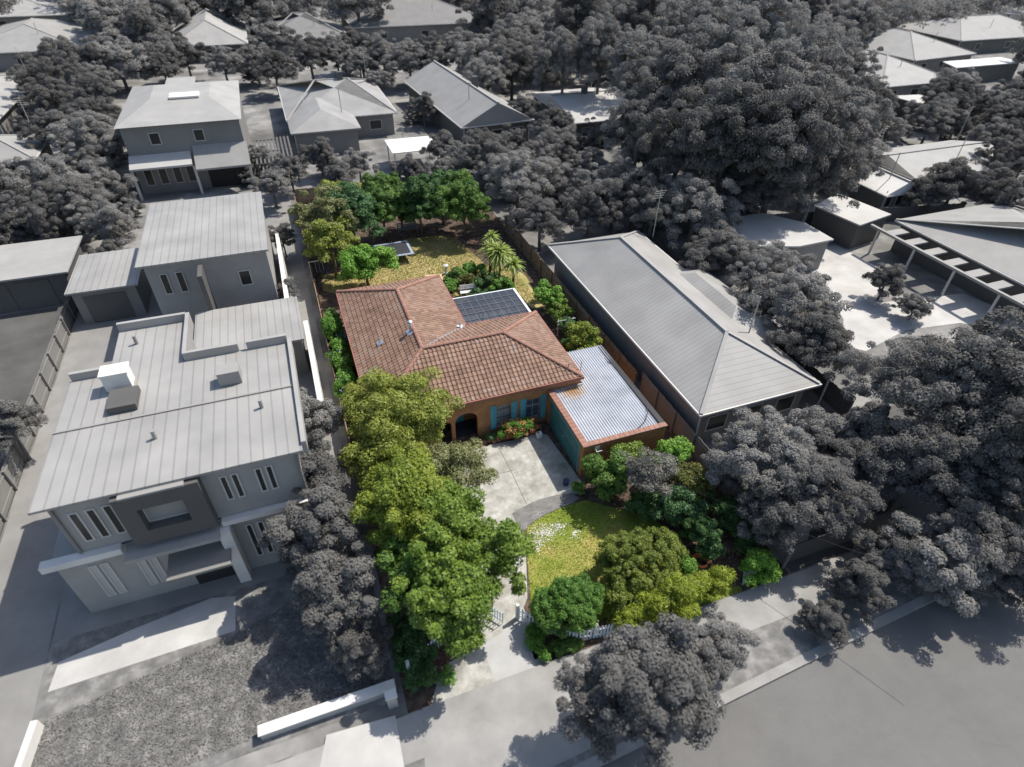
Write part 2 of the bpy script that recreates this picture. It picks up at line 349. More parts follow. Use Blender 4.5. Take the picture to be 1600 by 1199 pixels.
# ------------------------------------------------------------------ the house
EZ, RZ, HH = 3.1, 4.7, 3.8
TAN = (RZ-EZ)/HH
def slope_tiles(pts, mat, parent, seed, zb=EZ, tan=TAN, cw=.27, ch=.31, name='roof_slope'):
    """one roof slope of overlapping tiles; pts counter-clockwise in plan, first edge is the eave"""
    P = [Vector((x, y, 0)) for x, y in pts]; U = (P[1]-P[0]); W = U.length; U.normalize(); Vp = Vector((-U.y, U.x, 0))
    run = max((p-P[0]).dot(Vp) for p in P); sl = math.sqrt(1+tan*tan)
    Vv = (Vp+Vector((0, 0, tan))).normalized(); Nn = U.cross(Vv)
    umin = min((p-P[0]).dot(U) for p in P); umax = max((p-P[0]).dot(U) for p in P)
    rs = random.Random(seed); me = bpy.data.meshes.new(name); vs = []; fs = []
    prof = [(0, .0), (.12, .03), (.3, .045), (.48, .03), (.6, .0), (.8, -.005), (1, 0)]
    nr = int(run*sl/ch)+1
    for r in range(nr):
        off = 0 # aligned joints
        for c in range(int((umax-umin)/cw)+1):
            j = rs.uniform(-.006, .006); n0 = len(vs); u0 = umin+c*cw+off
            for (a, h) in prof:
                for v, hh in ((r*ch, .035+j), (r*ch+ch*1.02, .002)):
                    vs.append(P[0]+U*(u0+a*(cw-.008))+Vv*v+Nn*(h+hh)+Vector((0, 0, zb)))
            for (a, h) in prof: vs.append(P[0]+U*(u0+a*(cw-.008))+Vv*(r*ch+.004)+Nn*(h*.6-.005)+Vector((0, 0, zb)))
            for i in range(6):
                fs.append((n0+2*i, n0+2*i+2, n0+2*i+3, n0+2*i+1)); fs.append((n0+14+i, n0+15+i, n0+2*i+2, n0+2*i))
    me.from_pydata(vs, [], fs); bm = bmesh.new(); bm.from_mesh(me)
    for i in range(1, len(P)):
        a, b = P[i], P[(i+1) % len(P)]; e = (b-a).normalized(); out = Vector((e.y, -e.x, 0))
        bmesh.ops.bisect_plane(bm, geom=bm.verts[:]+bm.edges[:]+bm.faces[:], plane_co=a, plane_no=out, clear_outer=True)
    # underlay
    und = [bm.verts.new(p+Vector((0, 0, zb+(p-P[0]).dot(Vp)*tan-.012))) for p in P]; bm.faces.new(und)
    bm.to_mesh(me); bm.free(); return link(name, me, mat, parent)
def caps(a, b, mat, parent, seed, name='ridge_cap', r=.13):
    a, b = Vector(a), Vector(b); d = (b-a); n = max(1, int(d.length/.40)); mb = MB(); dn = d.normalized()
    side = dn.cross(Vector((0, 0, 1))).normalized(); up = side.cross(dn)
    for i in range(n):
        p, q = a+d*(i/n), a+d*((i+1.12)/n); vs = []
        for (pt, rr) in ((p, r*1.12), (q, r*.96)):
            for k in range(7):
                t = math.pi*k/6; vs.append(pt+side*math.cos(t)*rr+up*(math.sin(t)*rr*.75))
        mb.add(vs, [(k, k+1, 8+k, 7+k) for k in range(6)]+[(0,1,2,3,4,5,6)])
    return mb.build(name, mat, parent, smooth=False)
def wall_open(mb, x0, x1, y0, y1, z0, z1, ops):
    """wall along x between y0 and y1 with openings (xa, xb, zb, zs, rise): rise>0 gives an arched head above zs"""
    x = x0
    for xa, xb, zb, zs, rise in sorted(ops):
        if xa > x: mb.box(x, xa, y0, y1, z0, z1)
        if zb > z0: mb.box(xa, xb, y0, y1, z0, zb)
        n = 12 if rise else 1
        for i in range(n):
            a, b = xa+(xb-xa)*i/n, xa+(xb-xa)*(i+1)/n
            f = lambda t: zs+rise*math.sqrt(max(0, 1-((t-(xa+xb)/2)/((xb-xa)/2))**2))
            za, zc = f(a), f(b)
            mb.add([(a,y0,za),(b,y0,zc),(b,y1,zc),(a,y1,za),(a,y0,z1),(b,y0,z1),(b,y1,z1),(a,y1,z1)], [(3,2,1,0),(4,5,6,7),(0,1,5,4),(1,2,6,5),(2,3,7,6),(3,0,4,7)])
        x = xb
    if x < x1: mb.box(x, x1, y0, y1, z0, z1)
hx0, hx1, hy0, hy1, wy = 1.54, 14.3, 25.2, 32.8, 40.0
wi, HM = 9.14, 29.0
house = thing('brick_house', 'single storey orange brick house with terracotta tiled hip roof, the only one in colour', 'house', (0, 0, 0))
FW = 25.32     # front wall face
a1 = aty(710, 640, FW).x, aty(746, 640, FW).x
a2 = aty(686, 640, FW).x, aty(704, 640, FW).x
w1 = aty(776.5, 650, FW).x, aty(797.5, 650, FW).x
w2 = aty(822, 640, FW).x, aty(844, 640, FW).x
z_of = lambda px, py: aty(px, py, FW).z
zw0, zw1 = .45, 2.05
wm = MB(); wall_open(wm, hx0+.35, hx1-.02, FW, FW+.24, 0, 2.93,
    [(a2[0], a2[1], 0, 1.45, .3), (a1[0], a1[1], 0, 1.55, .55), (w1[0], w1[1], zw0, 1.85, .25), (w2[0], w2[1], zw0, 2.05, 0)])
wm.box(hx1-.26, hx1-.02, FW+.24, hy1-.3, 0, 2.93); wm.box(hx0+.35, hx0+.59, FW+.24, wy-.3, 0, 2.93)
wm.box(hx0+.59, wi-.3, wy-.54, wy-.3, 0, 2.93); wm.box(wi-.54, wi-.3, hy1-.3, wy-.54, 0, 2.93); wm.box(wi-.3, hx1-.26, hy1-.54, hy1-.3, 0, 2.93)
wm.build('wall', T['brick'], house)
pb = MB(); pb.box(hx0+.59, w1[0]-.3, FW+1.6, FW+1.7, 0, 2.9); pb.box(w1[0]-.4, w1[0]-.3, FW+.24, FW+1.6, 0, 2.9); pb.box(hx0+.59, w1[0]-.3, FW+.24, FW+1.6, 2.6, 2.65); pb.build('porch_recess', T['brick'], house)
MB().box(a1[0]-.1, a1[1]+.1, FW+.3, FW+1.55, .02, .08).build('porch_floor', T['dark'], house)  # porch shade is put into the floor colour
d_ = MB().box(a1[0]+.05, a1[0]+.95, FW+1.54, FW+1.6, .08, 2.1).build('front_door', T['teal'], house)
MB().box(a1[0]+.82, a1[0]+.88, FW+1.49, FW+1.54, 1.0, 1.08).build('handle', T['steel'], d_)
for (xa, xb), arch in ((w1, 1), (w2, 0)):
    wf = MB()
    for x in (xa+.03, (xa+xb)/2, xb-.03): wf.box(x-.03, x+.03, FW+.10, FW+.16, zw0, 2.02)
    wf.box(xa, xb, FW+.10, FW+.16, zw0, zw0+.06); wf.box(xa, xb, FW+.10, FW+.16, 1.4, 1.45)
    fr = wf.build('window', T['offwhite'], house)
    MB().box(xa, xb, FW+.165, FW+.19, zw0, 2.1).build('pane', T['curtain'] if arch else plain('bluish_glass', (.16,.2,.27), .15), fr)
    bars = MB()
    for i in range(9):
        x = xa+(xb-xa)*(i+.5)/9; bars.tube([(x, FW+.06, zw0), (x, FW+.06, 2.0)], .012, 5)
    for z in (zw0+.15, 1.1, 1.75): bars.box(xa, xb, FW+.05, FW+.07, z, z+.025)
    bars.build('security_grille', T['iron'], fr)
    MB().box(xa-.06, xb+.06, FW-.05, FW-.003, zw0-.1, zw0).build('sill', T['cap'], fr)
    for sx, out in ((xa, -1), (xb, 1)):
        s0, s1 = (sx-.42, sx-.02) if out < 0 else (sx+.02, sx+.42)
        if s1 > 12.05: s0, s1 = 11.66, 12.04
        sm = MB(); y = FW-.05
        for q0, q1 in ((s0, s0+.05), (s1-.05, s1)): sm.box(q0, q1, y, FW-.003, .3, 2.2)
        for z in (.3, 1.22, 2.12): sm.box(s0+.05, s1-.05, y, FW-.003, z, z+.08)
        for i in range(34):
            z = .4+i*.05
            if 1.18 < z < 1.3: continue
            sm.add([(s0+.05,y+.008,z),(s1-.05,y+.008,z),(s1-.05,y+.04,z+.045),(s0+.05,y+.04,z+.045),(s0+.05,FW-.006,z),(s1-.05,FW-.006,z)], [(0,1,2,3),(0,4,5,1)])
        sm.build('shutter', T['teal'], house)
roof = MB(); roof.prism([(hx0+.3,hy0+.1),(hx1-.05,hy0+.1),(hx1-.05,hy1-.1),(wi-.1,hy1-.1),(wi-.1,wy-.1),(hx0+.3,wy-.1)], 2.935, 3.02)
eave = roof.build('eave_lining', T['offwhite'], house)
slopes = [[(hx0,hy0),(hx1,hy0),(hx1-HH,HM),(hx0+HH,HM)], [(hx1,hy0),(hx1,hy1),(hx1-HH,HM)], [(hx1,hy1),(wi,hy1),(hx0+HH,HM),(hx1-HH,HM)],
          [(wi,hy1),(wi,wy),(hx0+HH,wy-HH),(hx0+HH,HM)], [(wi,wy),(hx0,wy),(hx0+HH,wy-HH)], [(hx0,wy),(hx0,hy0),(hx0+HH,HM),(hx0+HH,wy-HH)]]
for i, s in enumerate(slopes): slope_tiles(s, T['tile'], house, i+1)
z4 = RZ+.03
for a, b in (((hx0+HH,HM,z4),(hx1-HH,HM,z4)), ((hx0+HH,HM,z4),(hx0+HH,wy-HH,z4)), ((hx0,hy0,EZ+.04),(hx0+HH,HM,z4)), ((hx1,hy0,EZ+.04),(hx1-HH,HM,z4)),
             ((hx1,hy1,EZ+.04),(hx1-HH,HM,z4)), ((wi,wy,EZ+.04),(hx0+HH,wy-HH,z4)), ((hx0,wy,EZ+.04),(hx0+HH,wy-HH,z4))):
    caps(a, b, T['cap'], house, 1)
vl = MB(); vl.bar((wi, hy1, EZ+.05), (hx0+HH+.1, HM+.1, RZ+.0), .16, .02); vl.build('valley_flashing', T['steel'], house)
gt = MB()
def gutter(mb, a, b, w=.12, h=.13):
    a, b = Vector(a), Vector(b); mb.bar(a, b, w, h)
gutter(gt, (hx0-.02,hy0-.06,EZ-.08), (hx1+.1,hy0-.06,EZ-.08), .1, .2)
gt.build('front_gutter', T['fascia'], house)
gt = MB(); gutter(gt, (hx1+.05,hy0,EZ-.04), (hx1+.05,hy1,EZ-.04)); gutter(gt, (hx0-.06,hy0,EZ-.04), (hx0-.06,wy,EZ-.04)); gutter(gt, (hx0,wy+.06,EZ-.04), (wi,wy+.06,EZ-.04)); gutter(gt, (wi+.06,hy1,EZ-.04), (wi+.06,wy,EZ-.04)); gutter(gt, (wi,hy1+.06,EZ-.04), (hx1,hy1+.06,EZ-.04))
gt.build('gutter', T['fascia'], house)
def flue(px, py, z, h, r, cowl, base):
    p = at(px, py, z)
    f = MB().tube([p, p+Vector((0,0,h))], r, 12).build('flue', T['steel'], house, smooth=True)
    MB().tube([p+Vector((0,0,h)), p+Vector((0,0,h+.05)), p+Vector((0,0,h+.12))], [r*cowl, r*cowl, r*.3], 12).build('cowl', T['steel'], f)
    q = p; b_ = MB(); s = base
    b_.add([(q.x-s,q.y-s,q.z-s*.42+.07 if px < 700 else q.z-.03),(q.x+s,q.y-s,q.z+s*.42+.07 if px < 700 else q.z-.03),(q.x+s,q.y+s,q.z+s*.42+.07 if px < 700 else q.z+.08),(q.x-s,q.y+s,q.z-s*.42+.07 if px < 700 else q.z+.08)], [(0,1,2,3)])
    b_.build('flashing', T['steel'], f)
flue(642, 519, EZ+TAN*3.6, .75, .10, 1.5, .28); flue(594, 537, EZ+TAN*1.75, .55, .035, 1.6, .2); flue(719, 512, EZ+TAN*.65, .35, .045, 1.6, .2)
bird = at(888, 577, 3.35); mb = MB(); mb.tube([bird, bird+Vector((.0,0,.45))], .02, 6); mb.tube([bird+Vector((-.25,0,.3)), bird+Vector((.25,.1,.3))], .012, 5); mb.build('wire_bracket', T['iron'], house)
hw = at(537, 523, 1.2)
t = thing('water_heater', 'pale blue grey water heater against the left wall of the brick house', 'water heater', (1.35, hw.y, 0))
MB().box(-.42, .42, -.3, .3, .1, 1.7).build('cabinet', plain('pale_blue_enamel', (.42,.5,.55), .4), t, bevel=.03); MB().box(-.47, .47, -.35, .35, 0, .1).build('plinth', T['conc2'], t)
# ------------------------------------------------------------------ the garage
gx0, gx1, gy0, gy1, gz = 12.12, 17.35, 20.2, 25.3, 2.42
gar = thing('garage', 'brick garage with white corrugated flat roof and teal door', 'garage', (0, 0, 0))
gb = MB(); gb.box(gx0, gx1, gy0, gy0+.24, 0, gz); gb.box(gx1-.24, gx1, gy0+.24, 28.4, 0, gz)
gb.box(gx0, gx0+.24, gy0+.24, gy0+.5, 0, gz); gb.box(gx0, gx0+.24, gy0+.5, gy1, 2.1, gz); gb.box(gx0, gx0+.24, gy1-.35, gy1, 0, 2.1); gb.box(14.4, gx1-.24, 28.16, 28.4, 0, 2.2)
gb.build('wall', T['brick'], gar)
dm = MB()
for i in range(4):
    y0, y1 = gy0+.53+i*1.0, gy0+.53+(i+1)*1.0-.02
    dm.box(gx0+.02, gx0+.07, y0, y1, .03, 2.08)
    dm.box(gx0-.004, gx0+.02, y0+.06, y1-.06, .12, .2); dm.box(gx0-.004, gx0+.02, y0+.06, y1-.06, 1.0, 1.08); dm.box(gx0-.004, gx0+.02, y0+.06, y1-.06, 1.92, 2.0)
dd = dm.build('garage_door', T['teal_door'], gar); MB().box(gx0-.05, gx0-.006, gy0+2.4, gy0+2.55, 1.02, 1.07).build('handle', T['steel'], dd)
df = MB(); df.box(gx0-.03, gx0-.003, gy0+.42, gy0+.52, 0, 2.2); df.box(gx0-.03, gx0-.003, gy0+.52, gy1-.4, 2.09, 2.2); df.build('door_frame', T['teal'], gar)
cp = MB(); cp.box(gx0-.06, gx0+.30, gy0-.06, gy1-.02, gz+.002, gz+.09); cp.box(gx0+.302, gx1+.05, gy0-.06, gy0+.26, gz+.002, gz+.088)
for i in range(16): cp.box(gx0-.066, gx0+.306, gy0+i*.32, gy0+i*.32+.3, gz+.09, gz+.108)
for i in range(15): cp.box(gx0+.32+i*.32, gx0+.32+i*.32+.3, gy0-.066, gy0+.266, gz+.088, gz+.106)
cp.build('coping', T['cap'], gar)
rm, t_, b_, new, ln = newmat('white_corrugated_steel')
g_ = new('ShaderNodeNewGeometry'); n1 = new('ShaderNodeTexNoise'); n1.inputs['Scale'].default_value = 1.1; n1.inputs['Detail'].default_value = 8; ln(g_.outputs['Position'], n1.inputs['Vector'])
r1 = ramp(new, [(.3, (.40,.41,.43)), (.7, (.52,.53,.55))]); ln(n1.outputs[0], r1.inputs[0])
ds = new('ShaderNodeVectorMath'); ds.operation = 'DISTANCE'; ds.inputs[1].default_value = (13.55, 24.9, gz-.05); ln(g_.outputs['Position'], ds.inputs[0])
mr = new('ShaderNodeMapRange'); mr.inputs[1].default_value = 1.5; mr.inputs[2].default_value = .1; mr.inputs[3].default_value = 0; mr.inputs[4].default_value = 1; ln(ds.outputs['Value'], mr.inputs[0])
n2 = new('ShaderNodeTexNoise'); n2.inputs['Scale'].default_value = 5; n2.inputs['Detail'].default_value = 8; ln(g_.outputs['Position'], n2.inputs['Vector'])
mu = new('ShaderNodeMath'); mu.operation = 'MULTIPLY'; ln(mr.outputs[0], mu.inputs[0]); ln(n2.outputs[0], mu.inputs[1])
mr2 = new('ShaderNodeMapRange'); mr2.inputs[1].default_value = .2; mr2.inputs[2].default_value = .42; ln(mu.outputs[0], mr2.inputs[0])
mx = new('ShaderNodeMix'); mx.data_type = 'RGBA'; ln(mr2.outputs[0], mx.inputs[0]); ln(r1.outputs[0], mx.inputs[6]); mx.inputs[7].default_value = (.42,.27,.15,1)
ln(mx.outputs[2], b_.inputs['Base Color']); b_.inputs['Roughness'].default_value = .42; b_.inputs['Metallic'].default_value = .15
cr = MB(); pitch = .165
def corr(mb, x0, x1, y0, y1, z0, z1):
    n = int((x1-x0)/pitch*6); vs = []
    for i in range(n+1):
        x = x0+(x1-x0)*i/n; h = .045*math.cos(x/pitch*2*math.pi)
        vs += [(x, y0, z0+h), (x, y1, z1+h)]
    mb.add(vs, [(2*i, 2*i+2, 2*i+3, 2*i+1) for i in range(n)])
corr(cr, gx0+.27, gx1-.02, gy0+.25, gy1-.1, gz-.1, gz-.02); corr(cr, 14.44, gx1-.02, gy1-.1, 28.5, gz-.02, gz+.06)
cr.build('corrugated_roof', rm, gar, smooth=True)
MB().box(gx1-.26, gx1+.06, gy0+.265, 28.45, gz+.003, gz+.06).build('side_gutter', T['iron'], gar)
fl = MB(); fl.box(gx0+.3, 14.42, gy1-.12, gy1-.02, gz-.02, gz+.06); fl.build('flashing', T['steel'], gar)
br = MB(); q = at(932, 706, 2.1); br.tube([(q.x, gy0-.02, 2.15), (q.x, gy0-.3, 2.15)], .025, 6); br.tube([(q.x-.05, gy0-.3, 2.15), (q.x+.3, gy0-.3, 2.15)], .03, 6); br.box(q.x+.0, q.x+.28, gy0-.06, gy0-.003, 2.0, 2.3); br.build('wire_bracket', T['offwhite'], gar)
hp = [at(x, y, gz+.05) for x, y in ((944,560),(970,582),(1000,612),(1010,630),(1012,645),(1008,658),(995,671),(985,676))]
hs = []
for i in range(len(hp)-1):
    for k in range(4): hs.append(hp[i].lerp(hp[i+1], k/4))
tag(MB().tube(hs, .022, 6).build('cable', T['iron']), 'black cable lying in a curve over the white corrugated garage roof', 'cable')
p0 = Vector((q.x+.3, gy0-.3, 2.15))
for i, (ex, ey) in enumerate(((1085,725),(1130,775))):
    e = at(ex, ey, 3.2); e = p0+(e-p0)*2.6; pts = [p0.lerp(e, k/10)-Vector((0,0,.5*math.sin(math.pi*k/10))) for k in range(11)]
    tag(MB().tube(pts, .012, 5).build('overhead_wire', T['iron']), ('upper' if i == 0 else 'lower')+' of the two thin wires running right from the garage wall', 'wire', 'wires from the garage')
mp = at(911, 578, 2.5); m_ = thing('roof_mast', 'thin grey mast standing on the corrugated roof at the house corner', 'mast', (14.55, 25.9, gz))
MB().tube([(0,0,0),(0,0,1.3)], .025, 8).build('pole', T['steel'], m_); MB().box(-.08,.08,-.08,.08,0,.03).build('base_plate', T['steel'], m_)
# pergola
per = thing('pergola', 'pergola with dark see-through panel roof behind the brick house', 'pergola', (0,0,0))
px0, px1, py0, py1, pz = 9.3, 14.25, 33.4, 37.3, 2.42
pf = MB()
for i in range(8): pf.box(px0+.0+(px1-px0-.06)*i/7, px0+.06+(px1-px0-.06)*i/7, py0, py1, pz-.12, pz)
pf.build('rafter', T['timber'], per)
pf = MB()
for i in range(6): pf.box(px0, px1, py0+(py1-py0-.05)*i/5, py0+.05+(py1-py0-.05)*i/5, pz+.002, pz+.04)
pf.build('batten', plain('dark_batten', (.1,.1,.1), .7), per)
mt, t_, b_, new, ln = newmat('smoked_panel'); b_.inputs['Base Color'].default_value = (.09,.105,.13,1); b_.inputs['Roughness'].default_value = .3
tr = new('ShaderNodeBsdfTransparent'); tr.inputs[0].default_value = (.7,.72,.74,1); ms = new('ShaderNodeMixShader'); ms.inputs[0].default_value = .6
ln(b_.outputs[0], ms.inputs[1]); ln(tr.outputs[0], ms.inputs[2]); ln(ms.outputs[0], t_.nodes['Material Output'].inputs[0])
MB().box(px0+.02, px1-.02, py0+.02, py1-.02, pz+.045, pz+.055).build('roof_panel', mt, per)
bt = MB()
for i in range(9): bt.box(px0+(px1-px0)*i/8-.02, px0+(px1-px0)*i/8+.02, py0, py1, pz+.057, pz+.075)
[bt.box(px0+.03, px1-.03, py0+(py1-py0)*i/5-.025, py0+(py1-py0)*i/5+.025, pz+.0755, pz+.09) for i in range(1, 5)]
bt.build('glazing_bar', plain('grey_bar', (.13,.135,.15), .5), per)
gg = MB(); gg.box(px1, px1+.16, py0-.3, py1+.05, pz-.06, pz+.09); gg.box(px0, px1-.002, py1, py1+.1, pz-.05, pz+.08); gg.build('gutter', T['white'], per)
for x, y in ((px0+.1,py1-.1),(px1-.1,py1-.1),(px1-.1,py0+.1),((px0+px1)/2,py1-.1)): MB().box(x-.05,x+.05,y-.05,y+.05,0,pz-.12).build('post', T['offwhite'], per)
sheet('patio', [(9.0,32.6),(14.4,32.6),(14.4,38.3),(9.0,38.3)], .02, G['paver'])
tb = thing('patio_table', 'round table under the pergola panels', 'table', (11.8, 35.4, 0)); MB().tube([(0,0,.7),(0,0,.74)], .7, 24).build('tabletop', T['offwhite'], tb); MB().tube([(0,0,.03),(0,0,.7)], .05, 8).build('leg', T['steel'], tb); MB().tube([(0,0,0),(0,0,.03)], .3, 16).build('base', T['steel'], tb)
# ------------------------------------------------------------------ yard objects
jc = at(842, 684); t = thing('jerry_can', 'white plastic container standing in the garage shadow on the driveway', 'jerry can', (jc.x, jc.y, .012), None, .2)
MB().box(-.17, .17, -.14, .14, 0, .42).build('body', T['white'], t, bevel=.04)
MB().tube([(-.08,0,.42),(-.08,0,.47)], .05, 10).build('cap', T['blue'], t); MB().tube([(.0,0,.40),(.0,0,.5),(.14,0,.5),(.14,0,.40)], .02, 6).build('handle', T['white'], t)
# planter edge rocks before the house wall
rs = random.Random(3); i = 0
for k in range(17):
    f = k/16; x = 722+(835-722)*f; y = 703-(703-672)*f+rs.uniform(-2, 2)
    if k > 11: y += 5
    p = at(x, y); me = bpy.data.meshes.new('edging_rock'); bm = bmesh.new(); bmesh.ops.create_icosphere(bm, subdivisions=2, radius=.17)
    for v in bm.verts: v.co *= rs.uniform(.8, 1.15); v.co.z *= .7; v.co.x *= 1.25
    bm.to_mesh(me); bm.free(); o = link('edging_rock', me, plain('rusty_rock', (.28,.14,.08), .9, .3, 4) if k == 0 else bpy.data.materials['rusty_rock']); o.location = (p.x, p.y, .1); o.rotation_euler[2] = rs.uniform(0, 3)
    tag(o, 'rusty brown rock edging the bed between driveway and house front', 'rock', 'rocks edging the front flower bed')
# picket fences
def pickets(name, label, path, h=.95, gate=None):
    t = thing(name, label, 'fence', (path[0][0], path[0][1], 0)); off = (path[0][0], path[0][1], 0)
    pk = MB(off); rl = MB(off)
    for a, b in zip(path, path[1:]):
        a, b = Vector((a[0], a[1], 0)), Vector((b[0], b[1], 0)); d = b-a; n = max(1, int(d.length/.15)); dn = d.normalized(); nn = Vector((-dn.y, dn.x, 0))
        for z in (.25, .7): rl.bar(a+Vector((0,0,z))+nn*.03, b+Vector((0,0,z))+nn*.03, .04, .08)
        for i in range(n):
            c = a+d*((i+.5)/n); s = dn*.045
            q = [c-s-nn*.012, c+s-nn*.012, c+s+nn*.006, c-s+nn*.006]; hh = h*(1+.03*math.sin(i*1.7))
            pk.add([v+Vector((0,0,.05)) for v in q]+[v+Vector((0,0,hh)) for v in q]+[c-nn*.012+Vector((0,0,hh+.07)), c+nn*.006+Vector((0,0,hh+.07))],
                   [(0,1,5,8,4),(3,7,9,6,2),(0,4,7,3),(1,2,6,5),(4,8,9,7),(5,6,9,8)])
        MB(off).box(b.x-.06, b.x+.06, b.y+.03, b.y+.15, 0, h+.12).build('post', T['offwhite'], t)
    MB(off).box(path[0][0]-.07, path[0][0]+.07, path[0][1]-.07, path[0][1]+.07, 0, h+.2).build('post', T['offwhite'], t)
    pk.build('pickets', T['pale'], t); rl.build('rail', T['offwhite'], t); return t
T['pale'] = plain('pale_blue_white_paint', (.62,.68,.72), .6, .08)
pickets('picket_fence', 'pale picket fence curving under the round green dome shrub', [tuple(at(*q))[:2] for q in ((808,966),(835,980),(865,992),(897,1003),(930,998),(965,990),(1010,972))])
pickets('picket_fence', 'short pale picket fence in shade under the big left tree', [tuple(at(*q))[:2] for q in ((640,1054),(655,1036),(678,1018),(700,1000))], .95)
cg = at(786, 975); MB_ = thing('gate_post', 'pale open gate at the top of the front path', 'gate', (cg.x, cg.y, 0)); MB_.name = 'garden_gate'
g_ = MB(); g_.bar((0,0,.3), (-.6,.75,.3), .04, .07); g_.bar((0,0,.8), (-.6,.75,.8), .04, .07); g_.build('frame', T['offwhite'], MB_)
g_ = MB()
for i in range(7): x = -.6*(i+.3)/7; y = .75*(i+.3)/7; g_.box(x-.03, x+.03, y-.03, y-.015, .08, .98)
g_.build('pickets', T['pale'], MB_)
# orange thing: coiled hose / bowl in the right bed
oc = at(1094, 879); t = thing('hose_reel', 'orange coiled hose lying in the right garden bed', 'garden hose', (oc.x, oc.y, 0)); pts = []
for k in range(90): a = k*.28; r = .32-.05*math.sin(k*.3)+.02*(k//23); pts.append((r*math.cos(a), r*math.sin(a), .06+.0025*k))
MB().tube(pts, .028, 6).build('coil', T['orange'], t); MB().tube([(.3,.1,.1),(.5,.3,.05),(.8,.15,.04),(.95,-.1,.04)], .03, 6).build('loose_end', T['offwhite'], t)
fp = at(1165, 897); t = thing('flat_stone', 'pale grey paving slab beside the corner shrub', 'slab', (fp.x, fp.y, .01)); t.name = 'paving_slab'; MB().prism([(-.6,-.5),(.8,-.2),(.6,.5),(.1,.3)], 0, .06).build('slab', T['offwhite'], t)
# dark bin bag/bucket in the garage shadow
bb = at(884, 757); t = thing('watering_can', 'dark blue bucket and can by the garage corner', 'bucket', (bb.x, bb.y, .012)); t.name = 'bucket'
MB().tube([(0,0,0),(0,0,.32)], [.15,.19], 14).build('body', T['blue'], t); MB().tube([(-.19,0,.3),(0,0,.5),(.19,0,.3)], .01, 5).build('handle', T['iron'], t)
# trampoline
c = [at(*q, .85) for q in ((609,401),(638,394),(626,380),(584,387))]
ctr = sum(c, Vector())/4; t = thing('trampoline', 'rectangular trampoline with black mat and pale frame on the back lawn', 'trampoline', (ctr.x, ctr.y, 0)); t.rotation_euler[2] = .02
W_, L_ = 1.6, 1.35
MB().box(-W_+.25, W_-.25, -L_+.22, L_-.22, .84, .855).build('mat', T['black'], t)
f = MB()
for a, b in (((-W_,-L_),(W_,-L_)),((W_,-L_),(W_,L_)),((W_,L_),(-W_,L_)),((-W_,L_),(-W_,-L_))): f.tube([(*a,.85),(*b,.85)], .03, 8)
f.build('frame', T['steel'], t)
f = MB(); sp_ = MB()
f.box(-W_+.03, W_-.03, -L_+.03, -L_+.2, .862, .885); f.box(-W_+.03, W_-.03, L_-.2, L_-.03, .862, .885); f.box(-W_+.03, -W_+.22, -L_+.2, L_-.2, .862, .885); f.box(W_-.22, W_-.03, -L_+.2, L_-.2, .862, .885)
f.build('safety_pad', plain('faded_blue_pad', (.30,.34,.42), .6), t)
for x in (-W_+.2, W_-.2):
    for y in (-L_, L_): MB().tube([(x,y,.85),(x*.95,y,.02),(x*.95,0,.02) if y < 0 else (x*.95,0,.024)], .022, 6).build('leg', T['steel'], t)
# swing set at left
s0 = at(505, 432, 0); t = thing('swing_set', 'small swing set with white top bar and blue seats in the back garden', 'swing set', (s0.x, s0.y, 0))
MB().tube([(-1.0,0,1.5),(2.2,.1,1.5)], .04, 8).build('top_bar', T['white'], t)
for x in (-.9, .35):
    for y in (-.7, .7): MB().tube([(x,0,1.5),(x,y,0)], .035, 6).build('leg', T['blue'] if x > 0 else T['white'], t)
for x in (-.3, 0.0):
    f = MB().box(x-.18, x+.18, -.1, .1, .45, .5).build('swing_seat', T['blue'], t); g = MB(); [g.tube([(x+d,0,1.5),(x+d,0,.5)], .015, 5) for d in (-.15, .15)]; g.build('chain', T['white'], f)
# bench under back trees
def bench(px, py, label, mat, L=1.7, rz=0):
    p = at(px, py); t = thing('garden_bench', label, 'bench', (p.x, p.y, 0), None, rz)
    s = MB(); b = MB()
    for i in range(4): s.box(-L/2, L/2, -.25+i*.13, -.15+i*.13, .42, .45)
    for i in range(3): b.box(-L/2, L/2, .25, .28, .52+i*.15, .62+i*.15)
    s.build('seat', mat, t); b.build('backrest', mat, t)
    for x in (-L/2+.06, L/2-.06): m = MB(); m.box(x-.03, x+.03, -.25, -.2, 0, .415); m.box(x-.03, x+.03, .19, .245, 0, .95); m.build('leg', mat, t)
bench(637, 363, 'grey timber bench in the shade of the back trees', plain('grey_paint', (.2,.22,.24), .8), 1.9)
bench(736, 462, 'white bench beside the pergola and flower beds', T['white'], 1.8, -.1)
# deck steps
t = thing('timber_steps', 'pale timber steps climbing from the house to the back lawn', 'steps', (0,0,0))
for i, (a, b_, c_, d_, z) in enumerate((((664,430),(690,428),(692,437),(668,439),.45),((684,434),(696,433),(697,442),(688,443),.3),((688,441),(697,441),(697,449),(690,450),.15))):
    MB().prism([at(*q, z) for q in (a,b_,c_,d_)], 0, z).build('tread', T['deck'], t)
pp = at(697, 428); t = thing('garden_pedestal', 'short white pedestal beside the timber steps', 'pedestal', (pp.x, pp.y, 0)); MB().tube([(0,0,0),(0,0,.1),(0,0,.1),(0,0,.7),(0,0,.75)], [.2,.2,.11,.1,.22], 12).build('column', T['offwhite'], t); MB().tube([(0,0,.75),(0,0,.82),(0,0,.9)], [.22,.24,.1], 12).build('bowl', T['offwhite'], t)
